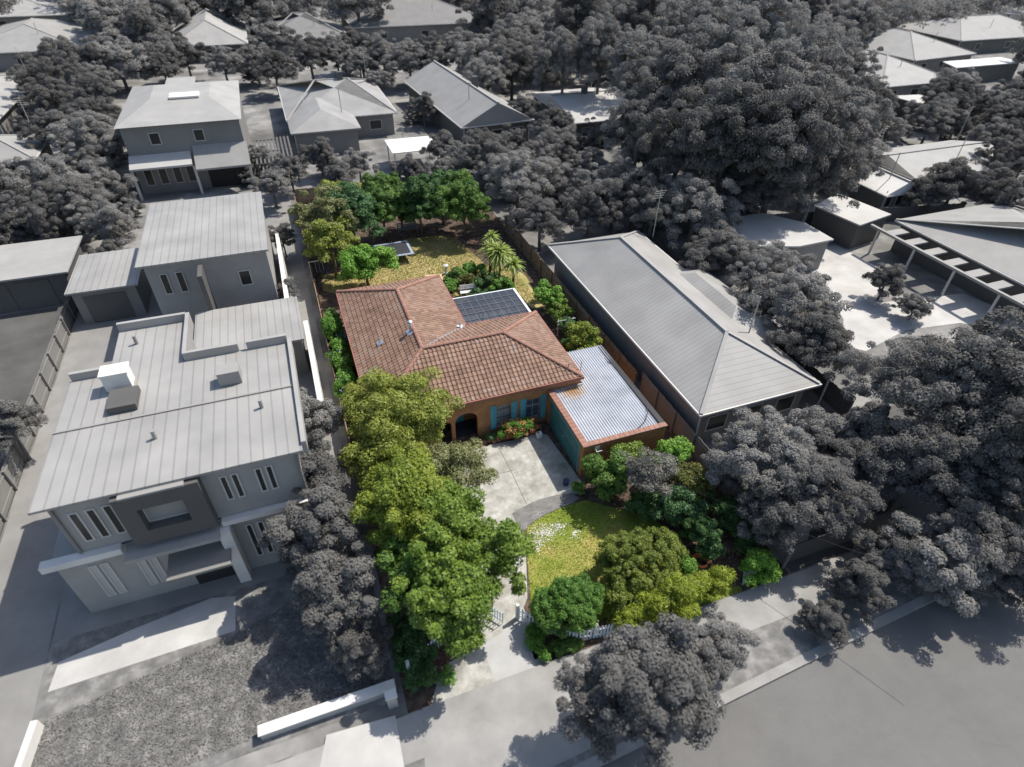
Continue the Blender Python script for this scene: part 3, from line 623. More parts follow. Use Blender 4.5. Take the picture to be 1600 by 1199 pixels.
# timber fence on the right of the back yard
def paling(name, label, a, b, h, mat, group=None):
    a, b = Vector((a[0], a[1], 0)), Vector((b[0], b[1], 0)); d = b-a; L = d.length; t = thing(name, label, 'fence', a, group, math.atan2(d.y, d.x)); m = MB(); n = int(L/.15); rs = random.Random(1)
    for i in range(n): m.box(L*i/n+.005, L*(i+1)/n-.005, -.012, .012, 0, h+rs.uniform(-.03, .03))
    m.build('palings', mat, t)
    for z in (.3, h-.3): MB().box(0, L, .013, .06, z, z+.08).build('rail', mat, t)
    k = int(L/2.4)+1
    for i in range(min(k, 30)): MB().box(L*i/k, L*i/k+.1, .061, .16, 0, h).build('post', mat, t)
    return t
paling('paling_fence', 'weathered timber paling fence on the right of the back garden', (18.9, 26), (18.9, 52), 1.6, T['timber'])
paling('paling_fence', 'timber side fence at left between the brick house and the grey townhouses', (.06, 64), (.06, 22), 1.5, T['timber'])
paling('paling_fence', 'timber fence behind the back garden trees', (.2, 64.8), (18.9, 64.8), 1.6, T['timber'])
e0 = at(826, 465); MB_ = thing('raised_bed_edge', 'pale timber raised bed edge along the right side path', 'garden edging', (0,0,0)); MB_.name = 'bed_edging'
MB_b = MB(); MB_b.bar((17.2,36.5,.15), (17.2,33.0,.15), .08, .3); MB_b.bar((17.2,33.0,.15),(18.7,33.0,.15), .08, .3); MB_b.build('edge_board', plain('pale_board', (.4,.4,.37), .8), MB_)
tk = at(872, 508, 1.0); t = thing('trellis_frame', 'small pale timber frame by the right fence above the garage', 'trellis', (tk.x, tk.y, 0)); t.name = 'trellis'
for x in (0, 1.2): MB().box(x, x+.06, 0, .06, 0, 1.4).build('post', T['offwhite'], t)
m = MB(); [m.box(-.1, 1.4, -.04, -.003, z, z+.05) for z in (.6, 1.0, 1.3)]; m.build('slats', T['offwhite'], t)

# ------------------------------------------------------------------ plants of the garden
P_ = pxplant
P_('gum_tree', 'broad olive green tree overhanging the front left roof corner', 'tree', 608, 655, 4.3, (2.75,3.2,2.2), 210, 280, .15, .48, 11, 'olive', slim=.45)
P_('gum_tree', 'greyish olive tree between the arched porch and the driveway', 'tree', 690, 750, 2.9, (2.3,2.1,1.5), 110, 260, .15, .45, 12, 'greyolive', slim=.4, jag=.25)
P_('leafy_tree', 'yellowish olive tree in the middle of the left boundary', 'tree', 608, 790, 4.6, (1.9,2.6,2.0), 130, 280, .15, .42, 13, 'lime')
P_('leafy_tree', 'fresh green broad tree between the driveway and the left boundary', 'tree', 722, 868, 3.9, (2.55,2.7,2.2), 190, 270, .16, .44, 14, 'green', jag=.22)
P_('leafy_tree', 'dark hearted green tree at the lower left by the picket fence', 'tree', 700, 940, 4.0, (2.0,1.6,1.7), 120, 260, .16, .42, 15, 'green', jag=.22)
P_('leafy_tree', 'mid green tree low against the left boundary under the yellowish tree', 'tree', 655, 900, 3.4, (1.7,2.4,1.6), 90, 260, .16, .42, 16, 'mid')
P_('leafy_tree', 'olive green tree wedged between the olive and the yellowish trees on the boundary', 'tree', 578, 722, 3.8, (1.7,2.0,1.6), 80, 260, .15, .42, 51, 'olive')
P_('leafy_tree', 'fresh green tree filling the gap between the greyish olive tree and the boundary', 'tree', 655, 795, 3.6, (1.6,1.8,1.5), 75, 260, .15, .42, 52, 'lime')
P_('shrub', 'small dark green shrub in shade at the front left corner', 'shrub', 660, 1062, .6, (.9,.6,.5), 14, 160, .1, .25, 17, 'dark')
P_('shrub', 'little yellow green shrub at the foot of the front left bed', 'shrub', 700, 1056, .35, (.4,.35,.3), 8, 140, .09, .18, 18, 'hedge')
P_('dome_shrub', 'bright green clipped dome shrub over the picket fence', 'shrub', 888, 946, 1.35, (1.78,1.3,1.15), 300, 150, .09, .2, 21, 'dome', jag=.05, inner=.1)
P_('dome_shrub', 'large olive dome shrub at the edge of the front lawn', 'shrub', 1000, 876, 1.5, (2.2,1.65,1.35), 330, 160, .10, .22, 22, 'domeolive', jag=.06, inner=.1)
P_('dome_shrub', 'dull olive green shrub between the two domes and the yellow bush', 'shrub', 985, 925, 1.3, (1.25,.95,1.0), 120, 170, .10, .22, 23, 'domeolive', jag=.1)
P_('feathery_bush', 'yellow green feathery bush along the front boundary', 'bush', 1048, 938, 1.6, (1.5,.85,1.05), 85, 240, .2, .36, 24, 'yellow', slim=.2, droop=.8, jag=.25)
P_('feathery_bush', 'smaller yellow green feathery bush reaching toward the corner', 'bush', 1112, 915, 1.2, (1.1,.6,.7), 45, 220, .18, .3, 25, 'yellow', slim=.2, droop=.8, jag=.25)
P_('feathery_bush', 'low yellow green feathery bush nearest the street', 'bush', 990, 965, 1.0, (.95,.5,.7), 35, 220, .18, .3, 26, 'yellow', slim=.2, droop=.8, jag=.25)
P_('shrub', 'bright green shrub behind the orange hose', 'shrub', 1068, 888, .8, (.6,.5,.6), 16, 200, .12, .25, 27, 'hedge')
P_('corner_shrub', 'green leafy shrub in the front right corner', 'shrub', 1186, 888, 1.0, (1.0,.6,.8), 40, 220, .13, .28, 28, 'bright')
P_('low_hedge', 'low yellow green ground hugging hedge beside the front path', 'hedge', 838, 1000, .25, (.35,1.0,.28), 40, 200, .09, .18, 29, 'hedge', jag=.1)
P_('low_hedge', 'dark low hedge in the shade outside the picket fence', 'hedge', 880, 1012, .2, (1.1,.3,.25), 34, 180, .09, .18, 30, 'mid', jag=.1)
P_('camellia_bush', 'glossy green camellia at the garage front corner', 'bush', 955, 742, 1.7, (1.35,1.2,1.45), 75, 240, .15, .36, 31, 'mid')
P_('camellia_bush', 'light green camellia top beside the wire bracket', 'bush', 985, 712, 2.0, (.9,.7,.75), 35, 200, .14, .3, 32, 'green')
P_('plum_tree', 'greyish purple leaved plum tree in the right garden bed', 'tree', 1015, 742, 2.7, (1.2,1.2,1.15), 55, 190, .12, .36, 33, 'plum', jag=.3)
P_('leafy_bush', 'fresh green bush behind the plum tree near the garage wall', 'bush', 1045, 712, 1.8, (1.15,.9,.9), 45, 210, .15, .32, 34, 'bright')
P_('leafy_bush', 'olive bush with reddish tips along the right boundary', 'bush', 1082, 755, 1.5, (1.1,1.1,.9), 45, 220, .14, .32, 35, 'redolive')
P_('leafy_bush', 'dark green bush below the plum tree', 'bush', 1062, 792, 1.2, (1.35,1.1,1.0), 60, 220, .14, .32, 36, 'bluegreen')
P_('round_shrub', 'rounded large leaved dark green shrub at the right end of the lawn', 'shrub', 1098, 836, 1.0, (.9,1.2,.95), 60, 230, .14, .26, 37, 'dark', jag=.08)
P_('leafy_bush', 'dark bush low in the corner of camellia and lawn', 'bush', 1010, 790, .7, (1.2,.7,.6), 36, 200, .14, .3, 38, 'dark')
P_('leafy_bush', 'shaded dark bush against the right boundary by the leaf litter', 'bush', 1135, 800, 1.0, (.7,1.3,.8), 36, 200, .13, .3, 39, 'dark')
P_('leafy_bush', 'shaded dark bush by the right boundary above the corner shrub', 'bush', 1165, 850, .7, (.55,1.1,.6), 28, 200, .12, .28, 40, 'dark')
fb = P_('flowering_bush', 'green bush covered in orange red flowers below the front windows', 'bush', 806, 671, .6, (1.2,.5,.6), 44, 200, .1, .24, 41, 'hedge')
me, C = crown_mesh('blooms', (1.3,.58,.68), 70, 22, .09, .22, 42, V['flower']); c = link('blooms', me, None, fb); c.location = (0,0,.56)
P_('succulent', 'small grey green succulent clump beside the flowering bush', 'plant', 767, 684, .25, (.35,.25,.22), 8, 120, .12, .16, 43, 'bluegreen')
P_('shrub', 'little yellow green shrub at the foot of the garage pier', 'shrub', 905, 762, .35, (.32,.3,.35), 8, 140, .11, .18, 44, 'hedge')
for i, (x, y, lb, R) in enumerate(((618,1010,'dark bush hidden between the left boundary and the short picket fence',(.7,.9,.7)),(640,1035,'low shaded bush just behind the short picket fence',(.8,.5,.5)),(625,985,'shaded bush under the lowest branches of the left trees',(.8,1.0,.8)))):
    P_('shrub', lb, 'shrub', x, y, R[2]*.9, R, 26, 180, .12, .24, 140+i, 'dark')
# back garden
B = [
 ('bright green spreading tree on the back lawn behind the roof', 571, 414, 2.3, (2.2,1.8,1.45), 66, 230, .24, .5, 'bright'),
 ('olive tree at the far left corner of the back garden', 500, 350, 3.6, (2.3,2.8,2.2), 60, 220, .26, .55, 'greyolive'),
 ('olive green tree above the swing set', 498, 393, 3.0, (1.8,2.0,1.8), 48, 220, .25, .5, 'olive'),
 ('bluish green tree second from the left in the back row', 548, 345, 3.4, (2.2,2.2,2.4), 66, 220, .26, .55, 'bluegreen'),
 ('mid green tree third from the left in the back row', 597, 333, 3.2, (1.9,2.0,2.3), 56, 220, .26, .5, 'mid'),
 ('tall dark narrow tree in the centre of the back row', 655, 330, 3.0, (1.7,1.7,2.6), 60, 220, .24, .48, 'dark'),
 ('dark green tree between the narrow tree and the right one', 690, 312, 3.0, (1.5,1.6,2.0), 42, 220, .25, .5, 'dark'),
 ('lit mid green tree at the right end of the back row', 724, 330, 3.2, (2.2,2.2,2.2), 66, 220, .25, .55, 'mid'),
 ('dark shaded tree behind the bench', 625, 335, 2.2, (1.9,1.3,1.9), 40, 200, .26, .5, 'dark'),
 ('olive tree behind the back row at left', 530, 322, 2.6, (2.2,1.6,1.7), 44, 200, .26, .5, 'olive'),
 ('dark tree behind the back row in the middle', 600, 308, 2.2, (2.4,1.3,1.6), 44, 200, .26, .5, 'mid'),
 ('small green tree at the far right corner of the back garden', 715, 302, 2.2, (1.6,1.4,1.5), 32, 200, .26, .5, 'mid'),
]
for i, (lb, x, y, z, R, nc, k, ls, cr, mt_) in enumerate(B): q_ = 1.0 if i == 0 else 1.1; y = y if i < 1 else y-9; P_('garden_tree', lb, 'tree', x, y, z*(1 if i == 0 else 1.05), tuple(v*q_ for v in R), int(nc*1.7), int(k*1.1), ls*.8, cr*.9, 60+i, mt_)
D = [
 ('flower bed bush right of the timber steps', 715, 432, .6, (1.2,.7,.6), 'mid'), ('brownish bush in the bed by the pergola', 735, 440, .6, (1.3,.8,.6), 'redolive'),
 ('dark bush in shade below the strappy palms', 760, 440, .9, (1.4,1.1,.8), 'dark'), ('green bush at the back edge of the flower bed', 745, 420, .6, (1.3,.6,.5), 'hedge'),
 ('small green bush beside the white bench', 752, 462, .5, (.8,.5,.5), 'bluegreen'), ('light green bush at the right corner of the pergola', 786, 447, .7, (1.0,.7,.7), 'hedge'),
 ('small bush just below the timber steps', 703, 445, .5, (.6,.8,.5), 'hedge'),
 ('bright green shrub between the right fence and the side path', 856, 462, 1.2, (1.0,1.9,1.1), 'bright'), ('mid green shrub by the right fence behind the mast', 875, 485, 1.0, (.8,1.3,.9), 'green'),
 ('yellow green shrub overhanging the white corrugated roof', 913, 530, 1.9, (1.1,1.6,1.0), 'lime'), ('dark shrub between the right hip of the roof and the fence', 890, 515, .7, (.7,1.4,.7), 'dark'),
 ('dark shrub under the timber frame by the right fence', 897, 545, .5, (.6,.9,.5), 'dark'),
]
for i, (lb, x, y, z, R, mt_) in enumerate(D): P_('garden_bush', lb, 'bush', x, y, z, R, 30, 190, .17, .3, 80+i, mt_)
for i, (lb, y, s) in enumerate((('climbing hedge with pale blue flowers by the left wall, farthest from the street', 38.0, 1), ('climbing hedge with pale blue flowers by the left wall, middle one', 34.4, 2), ('climbing hedge with pale blue flowers by the left wall, nearest the big tree', 30.8, 3))):
    h = plant('side_hedge', lb, 'hedge', (.7, y, 0), 1.2, (.62,2.2,1.2), 80, 210, .15, .3, 95+s, 'hedge', group=None, jag=.05)
    me, C = crown_mesh('blooms', (.64,2.2,1.22), 60, 4, .13, .14, 190+s, V['bluefl']); c = link('blooms', me, None, h); c.location = (0,0,1.15)
def strappy(px, py, zh, r, nb, label, seed):
    p = at(px, py, zh); rs = random.Random(seed); t = thing('cabbage_palm', label, 'palm', (p.x, p.y, 0))
    MB().tube([(0,0,0),(.05,0,zh*.5),(0,0,zh)], [.14,.1,.09], 8).build('trunk', T['bark'], t, smooth=True)
    m = MB()
    for i in range(nb):
        a = rs.uniform(0, 6.28); el = rs.uniform(-.3, 1.4); L = r*rs.uniform(.8, 1.15); d = Vector((math.cos(a), math.sin(a), 0)); s = Vector((-d.y, d.x, 0)); pts = []
        for k in range(5):
            f = k/4; q = d*(L*f*math.cos(el)*(1-.0*f))+Vector((0,0,zh+L*f*math.sin(el)-L*.45*f*f)); w = .045*r*(1-.8*f*f)+.004; pts += [q-s*w, q+s*w]
        m.add(pts, [(2*k, 2*k+1, 2*k+3, 2*k+2) for k in range(4)])
    m.build('crown', V['cord'], t)
strappy(768, 370, 3.2, .95, 100, 'highest of the strappy palms by the right fence', 1); strappy(780, 396, 2.4, 1.55, 230, 'widest strappy palm behind the pergola garden', 2)
strappy(802, 414, 1.9, 1.15, 130, 'lowest strappy palm nearest the timber fence', 3)
strappy(765, 388, 2.6, 1.1, 110, 'strappy palm between the highest and the lowest ones', 4)
# ------------------------------------------------------------------ grey surroundings
K = {}
for n, v in (('roof_pale', .31), ('roof_white', .42), ('roof_mid', .27), ('roof_dim', .19), ('wall_pale', .31), ('wall_mid', .2), ('wall_dark', .10), ('bright', .62), ('frame', .5), ('glassg', .035), ('black', .03)):
    K[n] = grey('grey_'+n, v, .7 if n != 'glassg' else .15, .1, .5)
def seam_mat(name, v, axis=0, pitch=.5, depth=.25):
    m, t, b, new, ln = newmat(name); g = new('ShaderNodeNewGeometry'); s = new('ShaderNodeSeparateXYZ'); ln(g.outputs['Position'], s.inputs[0])
    mm = new('ShaderNodeMath'); mm.operation = 'MODULO'; mm.inputs[1].default_value = pitch; ab = new('ShaderNodeMath'); ab.operation = 'ADD'; ab.inputs[1].default_value = 1000*pitch; ln(s.outputs[axis], ab.inputs[0]); ln(ab.outputs[0], mm.inputs[0])
    r = ramp(new, [(0, (1-depth,)*3), (.12, (1-depth,)*3), (.16, (1,1,1)), (1, (1,1,1))]); mr = new('ShaderNodeMapRange'); mr.inputs[2].default_value = pitch; ln(mm.outputs[0], mr.inputs[0]); ln(mr.outputs[0], r.inputs[0])
    n = new('ShaderNodeTexNoise'); n.inputs['Scale'].default_value = .4; n.inputs['Detail'].default_value = 6; ln(g.outputs['Position'], n.inputs['Vector'])
    r2 = ramp(new, [(.3, gm(v*.82)), (.7, gm(v*1.1))]); ln(n.outputs[0], r2.inputs[0])
    mx = new('ShaderNodeMix'); mx.data_type = 'RGBA'; mx.blend_type = 'MULTIPLY'; mx.inputs[0].default_value = 1; ln(r.outputs[0], mx.inputs[6]); ln(r2.outputs[0], mx.inputs[7]); ln(mx.outputs[2], b.inputs['Base Color']); b.inputs['Roughness'].default_value = .6
    return m
K['seam'] = seam_mat('grey_standing_seam_roof', .30); K['seam_y'] = seam_mat('grey_tiled_roof', .24, 1, .34, .3); K['tiles'] = seam_mat('grey_concrete_tiles', .29, 1, .34, .22)
sheet('laneway', [(-17.6,8),(-14.2,8),(-14.2,57),(-17.6,57)], .008, G['gconc'])
sheet('townhouse_court', [(-14.1,18),(-.4,18),(-.4,70),(-14.1,70)], .008, G['gconc'])
sheet('townhouse_lawn', [(-14,11.6),(-.1,11.6),(-.1,19.2),(-14,19.2)], .012, G['ggrass'])
sheet('townhouse_path', pxs((75,1082),(368,986),(368,932),(330,935),(205,985),(92,1035)), .016, G['gwhite'])
sheet('vacant_grass', [(-60,10),(-17.7,10),(-17.7,50),(-60,50)], .006, G['gdark'])
sheet('pale_yard', pxs((1240,395),(1306,383),(1368,416),(1377,473),(1505,459),(1600,497),(1640,540),(1600,521),(1500,505),(1415,516),(1353,549),(1315,540),(1318,500),(1290,450)), .01, G['gwhite'])
sheet('neighbour_garden', [(19.4,11),(36,11),(36,19),(19.4,19)], .007, G['gdark'])
sheet('neighbour_path', pxs((1236,795),(1258,780),(1270,800),(1262,845),(1225,870),(1200,880)), .012, G['gwhite'])

def windows(t, xs, y, z0, z1, mat=None, w=.9, out=-1, sill=True):
    for x in xs:
        f = MB(); f.box(x-w/2, x-w/2+.06, y-.04, y+.02, z0, z1); f.box(x+w/2-.06, x+w/2, y-.04, y+.02, z0, z1); f.box(x-w/2+.06, x+w/2-.06, y-.04, y+.02, z1-.06, z1); f.box(x-w/2+.06, x+w/2-.06, y-.04, y+.02, z0, z0+.06)
        o = f.build('window', K['frame'], t); MB().box(x-w/2+.06, x+w/2-.06, y-.012, y-.004, z0+.06, z1-.06).build('pane', mat or K['glassg'], o)
def win_side(t, ys, x, z0, z1, w=1.2):
    for y in ys:
        f = MB(); f.box(x-.04, x+.04, y-w/2, y-w/2+.06, z0, z1); f.box(x-.04, x+.04, y+w/2-.06, y+w/2, z0, z1); f.box(x-.04, x+.04, y-w/2+.06, y+w/2-.06, z1-.06, z1); f.box(x-.04, x+.04, y-w/2+.06, y+w/2-.06, z0, z0+.06)
        o = f.build('window', K['frame'], t); MB().box(x-.015, x+.015, y-w/2+.06, y+w/2-.06, z0+.06, z1-.06).build('pane', K['glassg'], o)
def hip_geo(x0, x1, y0, y1, ze, zr, ax, gable):
    if ax == 'x': h = (y1-y0)/2; g = 0 if gable else h; r0, r1 = (x0+g, y0+h), (x1-g, y0+h)
    else: h = (x1-x0)/2; g = 0 if gable else h; r0, r1 = (x0+h, y0+g), (x0+h, y1-g)
    return r0, r1
def house_g(name, label, x0, x1, y0, y1, ze=2.9, zr=4.9, roofm='roof_mid', wallm='wall_mid', ax='y', gable=False, rz=0, extra=None, cat='house', oh=.45, nwin=3, chimney=False):
    t = thing(name, label, cat, (x0, y0, 0), None, rz); W, D = x1-x0, y1-y0
    w = MB(); w.box(oh, W-oh, oh, D-oh, 0, ze)
    rm_ = MB()
    blocks = [(0, W, 0, D, ax, gable)]+([(e[0]-x0, e[1]-x0, e[2]-y0, e[3]-y0, e[4], e[5]) for e in extra] if extra else [])
    for i, (a, b, c, d, q, g) in enumerate(blocks):
        if i: w.box(a+oh, b-oh, c+oh, d-oh, 0, ze-.01*i)
        zz = ze+.05+.02*i; zt = ze+(zr-ze)*min(1, (min(b-a, d-c))/max(1e-3, min(W, D) if i == 0 else max(min(W, D), min(b-a, d-c)))); r0, r1 = hip_geo(a, b, c, d, ze, zt, q, g)
        vs = [(a,c,zz),(b,c,zz),(b,d,zz),(a,d,zz),(r0[0],r0[1],zt),(r1[0],r1[1],zt)]+[(x,y,zz-.18) for x,y in ((a,c),(b,c),(b,d),(a,d))]
        fs = ([(0,1,5,4),(1,2,5),(2,3,4,5),(3,0,4)] if q == 'x' else [(0,1,4),(1,2,5,4),(2,3,5),(3,0,4,5)])+[(0,6,7,1),(1,7,8,2),(2,8,9,3),(3,9,6,0),(9,8,7,6)]
        rm_.add(vs, fs)
        if i == 0: ridge = (r0, r1, zt, (a, b, c, d, zz, q, g))
    w.build('wall', K[wallm], t); ro = rm_.build('roof', K[roofm], t)
    r0, r1, zt, (a, b, c, d, zz, q, g) = ridge; cm = MB(); cm.bar((*r0, zt+.03), (*r1, zt+.03), .25, .1)
    if not g:
        for cx, cy in ((a,c),(b,c),(b,d),(a,d)):
            e = min((r0, r1), key=lambda r: (r[0]-cx)**2+(r[1]-cy)**2); cm.bar((cx, cy, zz+.03), (*e, zt+.03), .22, .08)
    cm.build('ridge_cap', K['roof_pale'] if roofm not in ('roof_white', 'roof_pale') else K['roof_mid'], ro)
    gm_ = MB(); gm_.box(-.12, W+.12, -.12, -.003, zz-.16, zz-.02); gm_.box(-.12, -.003, 0, D, zz-.16, zz-.02); gm_.box(W+.003, W+.12, 0, D, zz-.16, zz-.02); gm_.build('gutter', K['frame'], t)
    if nwin: windows(t, [W*(i+.7)/(nwin+.4) for i in range(nwin)], oh-.02, .9, 2.1, w=min(1.6, W/nwin*.5))
    if chimney: cpos = (r0[0]*.6+r1[0]*.4+.8, r0[1]*.6+r1[1]*.4); MB().box(cpos[0]-.35, cpos[0]+.35, cpos[1]-.35, cpos[1]+.35, ze+.5, zr+.9).build('chimney', K['wall_dark'], ro)
    return t
# ---- white townhouse next door (left, front)
t = thing('townhouse', 'two storey pale flat roofed townhouse nearest the street at left', 'townhouse', (0,0,0)); y = 20.1
MB().box(-11.6, -2.2, y, 28.2, 4.21, 7.2).build('upper_wall', K['wall_pale'], t); MB().box(-12.7, -1.6, y+.05, 27.8, 0, 4.0).build('lower_wall', K['wall_pale'], t); MB().box(-10.2, -7.0, 28.203, 32.0, 0, 7.1).build('rear_wall', K['wall_pale'], t)
r = MB(); r.add([(-12.0,y-.35,7.3),(-1.9,y-.35,7.3),(-1.9,28.2,7.22),(-12.0,28.2,7.22),(-12.0,y-.35,7.42),(-1.9,y-.35,7.42),(-1.9,28.2,7.34),(-12.0,28.2,7.34)], [(3,2,1,0),(4,5,6,7),(0,1,5,4),(1,2,6,5),(2,3,7,6),(3,0,4,7)]); ro = r.build('roof', K['seam'], t)
MB().box(-10.3, -6.95, 28.203, 32.1, 7.22, 7.34).build('roof', K['seam'], t)
MB().box(-12.0, -1.9, 24.3, 24.4, 7.405, 7.44).build('roof_seam', K['roof_mid'], ro)
for a, b, c, d, h in ((-11.9,-10.35,28.203,28.4,.45),(-6.9,-4.3,28.203,28.4,.5),(-3.9,-1.9,28.203,28.4,.5),(-10.3,-6.95,32.103,32.3,.5),(-6.94,-6.75,28.41,32.3,.45),(-1.897,-1.7,20.1,28.2,.3)):
    MB().box(a, b, c, d, 6.9, 7.3+h).build('parapet', K['wall_pale'], t)
ch = MB().box(-10.15, -9.05, 26.6, 27.4, 7.45, 8.3).build('chimney', K['bright'], t); MB().box(-10.2, -9.0, 26.55, 27.45, 8.3, 8.4).build('cap', K['bright'], ch)
o = MB().box(-9.9, -8.7, 24.9, 26.3, 7.42, 7.75).build('skylight', K['wall_dark'], t)
MB().box(-13.0, -10.0, y-.35, y+.05, 3.85, 4.2).build('ledge', K['bright'], t); MB().box(-6.0, -1.6, y-.3, y+.04, 3.9, 4.18).build('ledge', K['bright'], t)
MB().box(-9.9, -6.15, y-.9, y+.02, 3.75, 3.95).build('balcony_floor', K['roof_pale'], t)
bx = MB(); bx.box(-9.3, -8.6, y-.55, y-.003, 4.3, 7.2); bx.box(-6.9, -6.1, y-.55, y-.003, 4.3, 7.2); bx.box(-8.6, -6.9, y-.55, y-.003, 6.4, 7.2); bx.box(-8.6, -6.9, y-.55, y-.003, 4.3, 5.1); bx.build('window_box', K['wall_dark'], t)
windows(t, [-7.75], y-.06, 5.1, 6.4, K['roof_pale'], w=1.68)
MB().box(-9.0, -6.6, y-.62, y-.003, 7.205, 7.3).build('canopy', K['roof_mid'], t)
windows(t, [-10.9, -10.3, -9.7], y-.01, 4.8, 6.6, w=.36); windows(t, [-5.3, -4.85, -3.9, -3.45], y-.01, 5.2, 6.7, w=.3)
windows(t, [-11.5, -11.05, -9.75, -9.3], y+.03, .9, 3.2, K['roof_white'], w=.34); windows(t, [-5.1, -4.6, -3.7, -3.2, -2.5, -2.1], y+.03, .9, 3.3, w=.3)
MB().box(-8.1, -6.5, y-.02, y+.045, .02, 2.4).build('entrance', K['black'], t); MB().box(-6.25, -5.75, y-.6, y+.04, 0, 3.85).build('pilaster', K['bright'], t)
MB().box(-8.6, -6.0, y-1.5, y-.02, 2.6, 2.75).build('porch_roof', K['wall_mid'], t)
# ---- second townhouse behind it
t = thing('townhouse', 'pale stepped townhouse in the middle of the row at left', 'townhouse', (0,0,0))
MB().box(-7.9, -1.5, 35.2, 40.3, 0, 2.85).build('lower_wall', K['wall_mid'], t); MB().box(-8.05, -1.3, 34.8, 40.4, 2.9, 3.05).build('lower_roof', K['seam'], t)
MB().box(-10.6, -2.7, 42.6, 53.0, 0, 5.9).build('upper_wall', K['wall_pale'], t); MB().box(-11.0, -2.5, 42.2, 53.3, 5.95, 6.1).build('roof', K['seam'], t)
MB().box(-7.2, -6.9, 40.41, 42.19, 2.0, 5.7).build('side_wall', K['wall_dark'], t)
windows(t, [-9.6, -8.6], 42.56, 3.6, 5.2, w=.5); windows(t, [-4.5], 42.56, 3.4, 4.6, w=.8); MB().box(-2.2, -1.9, 36, 53, 0, 2.6).build('boundary_wall', K['bright'], t); MB().box(-1.2, -.9, 28.5, 38, 0, 2.4).build('boundary_wall', K['bright'], t)
windows(t, [-3.0], 35.16, .9, 2.1, w=.8)
t = thing('garage_block', 'pale flat roofed garage block beside the stepped townhouse', 'garage', (0,0,0)); MB().box(-16.8, -12.6, 46.6, 52.4, 0, 2.7).build('wall', K['wall_mid'], t); MB().box(-17.1, -12.3, 46.3, 52.7, 2.72, 2.85).build('roof', K['seam'], t); MB().box(-16.2, -13.4, 46.55, 46.595, .03, 2.3).build('garage_door', K['wall_dark'], t)
t = thing('garage_block', 'long pale flat roofed garage at the left edge', 'garage', (0,0,0)); MB().box(-27.5, -17.9, 50.4, 56.2, 0, 2.7).build('wall', K['wall_dark'], t); MB().box(-28, -17.5, 50.0, 56.6, 2.72, 2.85).build('roof', K['roof_pale'], t)
for x in (-26, -23, -20.2): MB().box(x-1.1, x+1.1, 50.35, 50.395, .03, 2.3).build('garage_door', K['wall_dark'], t)
# ---- third two-storey house
t = thing('townhouse', 'two storey house with dark upper wall behind the stepped townhouse', 'townhouse', (0,0,0)); y = 72.4
MB().box(-15.1, -3.8, y, 89, 0, 6.9).build('wall', K['wall_mid'], t)
r = MB(); r.add([(-15.5,y-.4,6.95),(-3.5,y-.4,6.95),(-3.5,89.3,6.95),(-15.5,89.3,6.95),(-12.5,y+6,7.9),(-6.5,y+6,7.9),(-6.5,85,7.9),(-12.5,85,7.9)], [(3,2,1,0),(4,5,6,7),(0,1,5,4),(1,2,6,5),(2,3,7,6),(3,0,4,7)]); ro = r.build('roof', K['roof_pale'], t)
MB().box(-10.5, -7.5, 78, 80, 7.92, 8.1).build('skylight', K['bright'], ro); MB().box(-12.5, -9, 89.3, 97, 5.9, 6.1).build('rear_roof', K['roof_pale'], t)
s = MB(); s.add([(-15.2,y-1.8,3.3),(-9.3,y-1.8,3.3),(-9.3,y-.003,4.1),(-15.2,y-.003,4.1),(-15.2,y-1.8,3.1),(-9.3,y-1.8,3.1),(-9.3,y-.003,3.9),(-15.2,y-.003,3.9)], [(0,1,2,3),(7,6,5,4),(0,4,5,1),(1,5,6,2),(2,6,7,3),(3,7,4,0)]); s.build('skirt_roof', K['roof_white'], t)
s = MB(); s.add([(-9.0,y-2.4,2.9),(-3.6,y-2.4,2.9),(-3.6,y-.003,4.6),(-9.0,y-.003,4.6),(-9.0,y-2.4,2.7),(-3.6,y-2.4,2.7),(-3.6,y-.003,4.4),(-9.0,y-.003,4.4)], [(0,1,2,3),(7,6,5,4),(0,4,5,1),(1,5,6,2),(2,6,7,3),(3,7,4,0)]); s.build('skirt_roof', K['roof_mid'], t)
MB().box(-8.2, -4.4, y-.06, y-.004, .02, 2.5).build('garage_door', K['black'], t); windows(t, [-14, -12.6, -11.2, -9.9], y-.02, .9, 2.7, w=.8); windows(t, [-12.2, -8], y-.02, 5, 6.2, w=1)
for x in (-15.1, -9.2, -3.8): MB().box(x-.12, x+.12, y-1.7, y-1.46, 0, 3.0).build('post', K['frame'], t)
t = thing('slatted_pergola', 'dark slatted pergola right of the two storey house', 'pergola', (0,0,0)); s = MB(); [s.box(-3.1+i*.42, -2.9+i*.42, 71, 80, 2.4, 2.5) for i in range(10)]; s.build('slats', K['wall_dark'], t); s = MB(); [s.box(-3.2, 1.1, yy, yy+.12, 2.28, 2.39) for yy in (71.2, 75.4, 79.6)]; s.build('beam', K['wall_dark'], t)
for x, yy in ((-3.1,71.2),(.9,71.2),(-3.1,79.6),(.9,79.6)): MB().box(x, x+.12, yy, yy+.12, 0, 2.27).build('post', K['wall_dark'], t)
t = thing('carport', 'small bright white roofed carport beyond the back fence', 'carport', (0,0,0)); MB().box(11.7, 17.3, 70.2, 75.2, 2.35, 2.45).build('roof', K['bright'], t)
for x in (11.9, 17.0):
    for yy in (70.4, 74.8): MB().box(x, x+.12, yy, yy+.12, 0, 2.34).build('post', K['frame'], t)
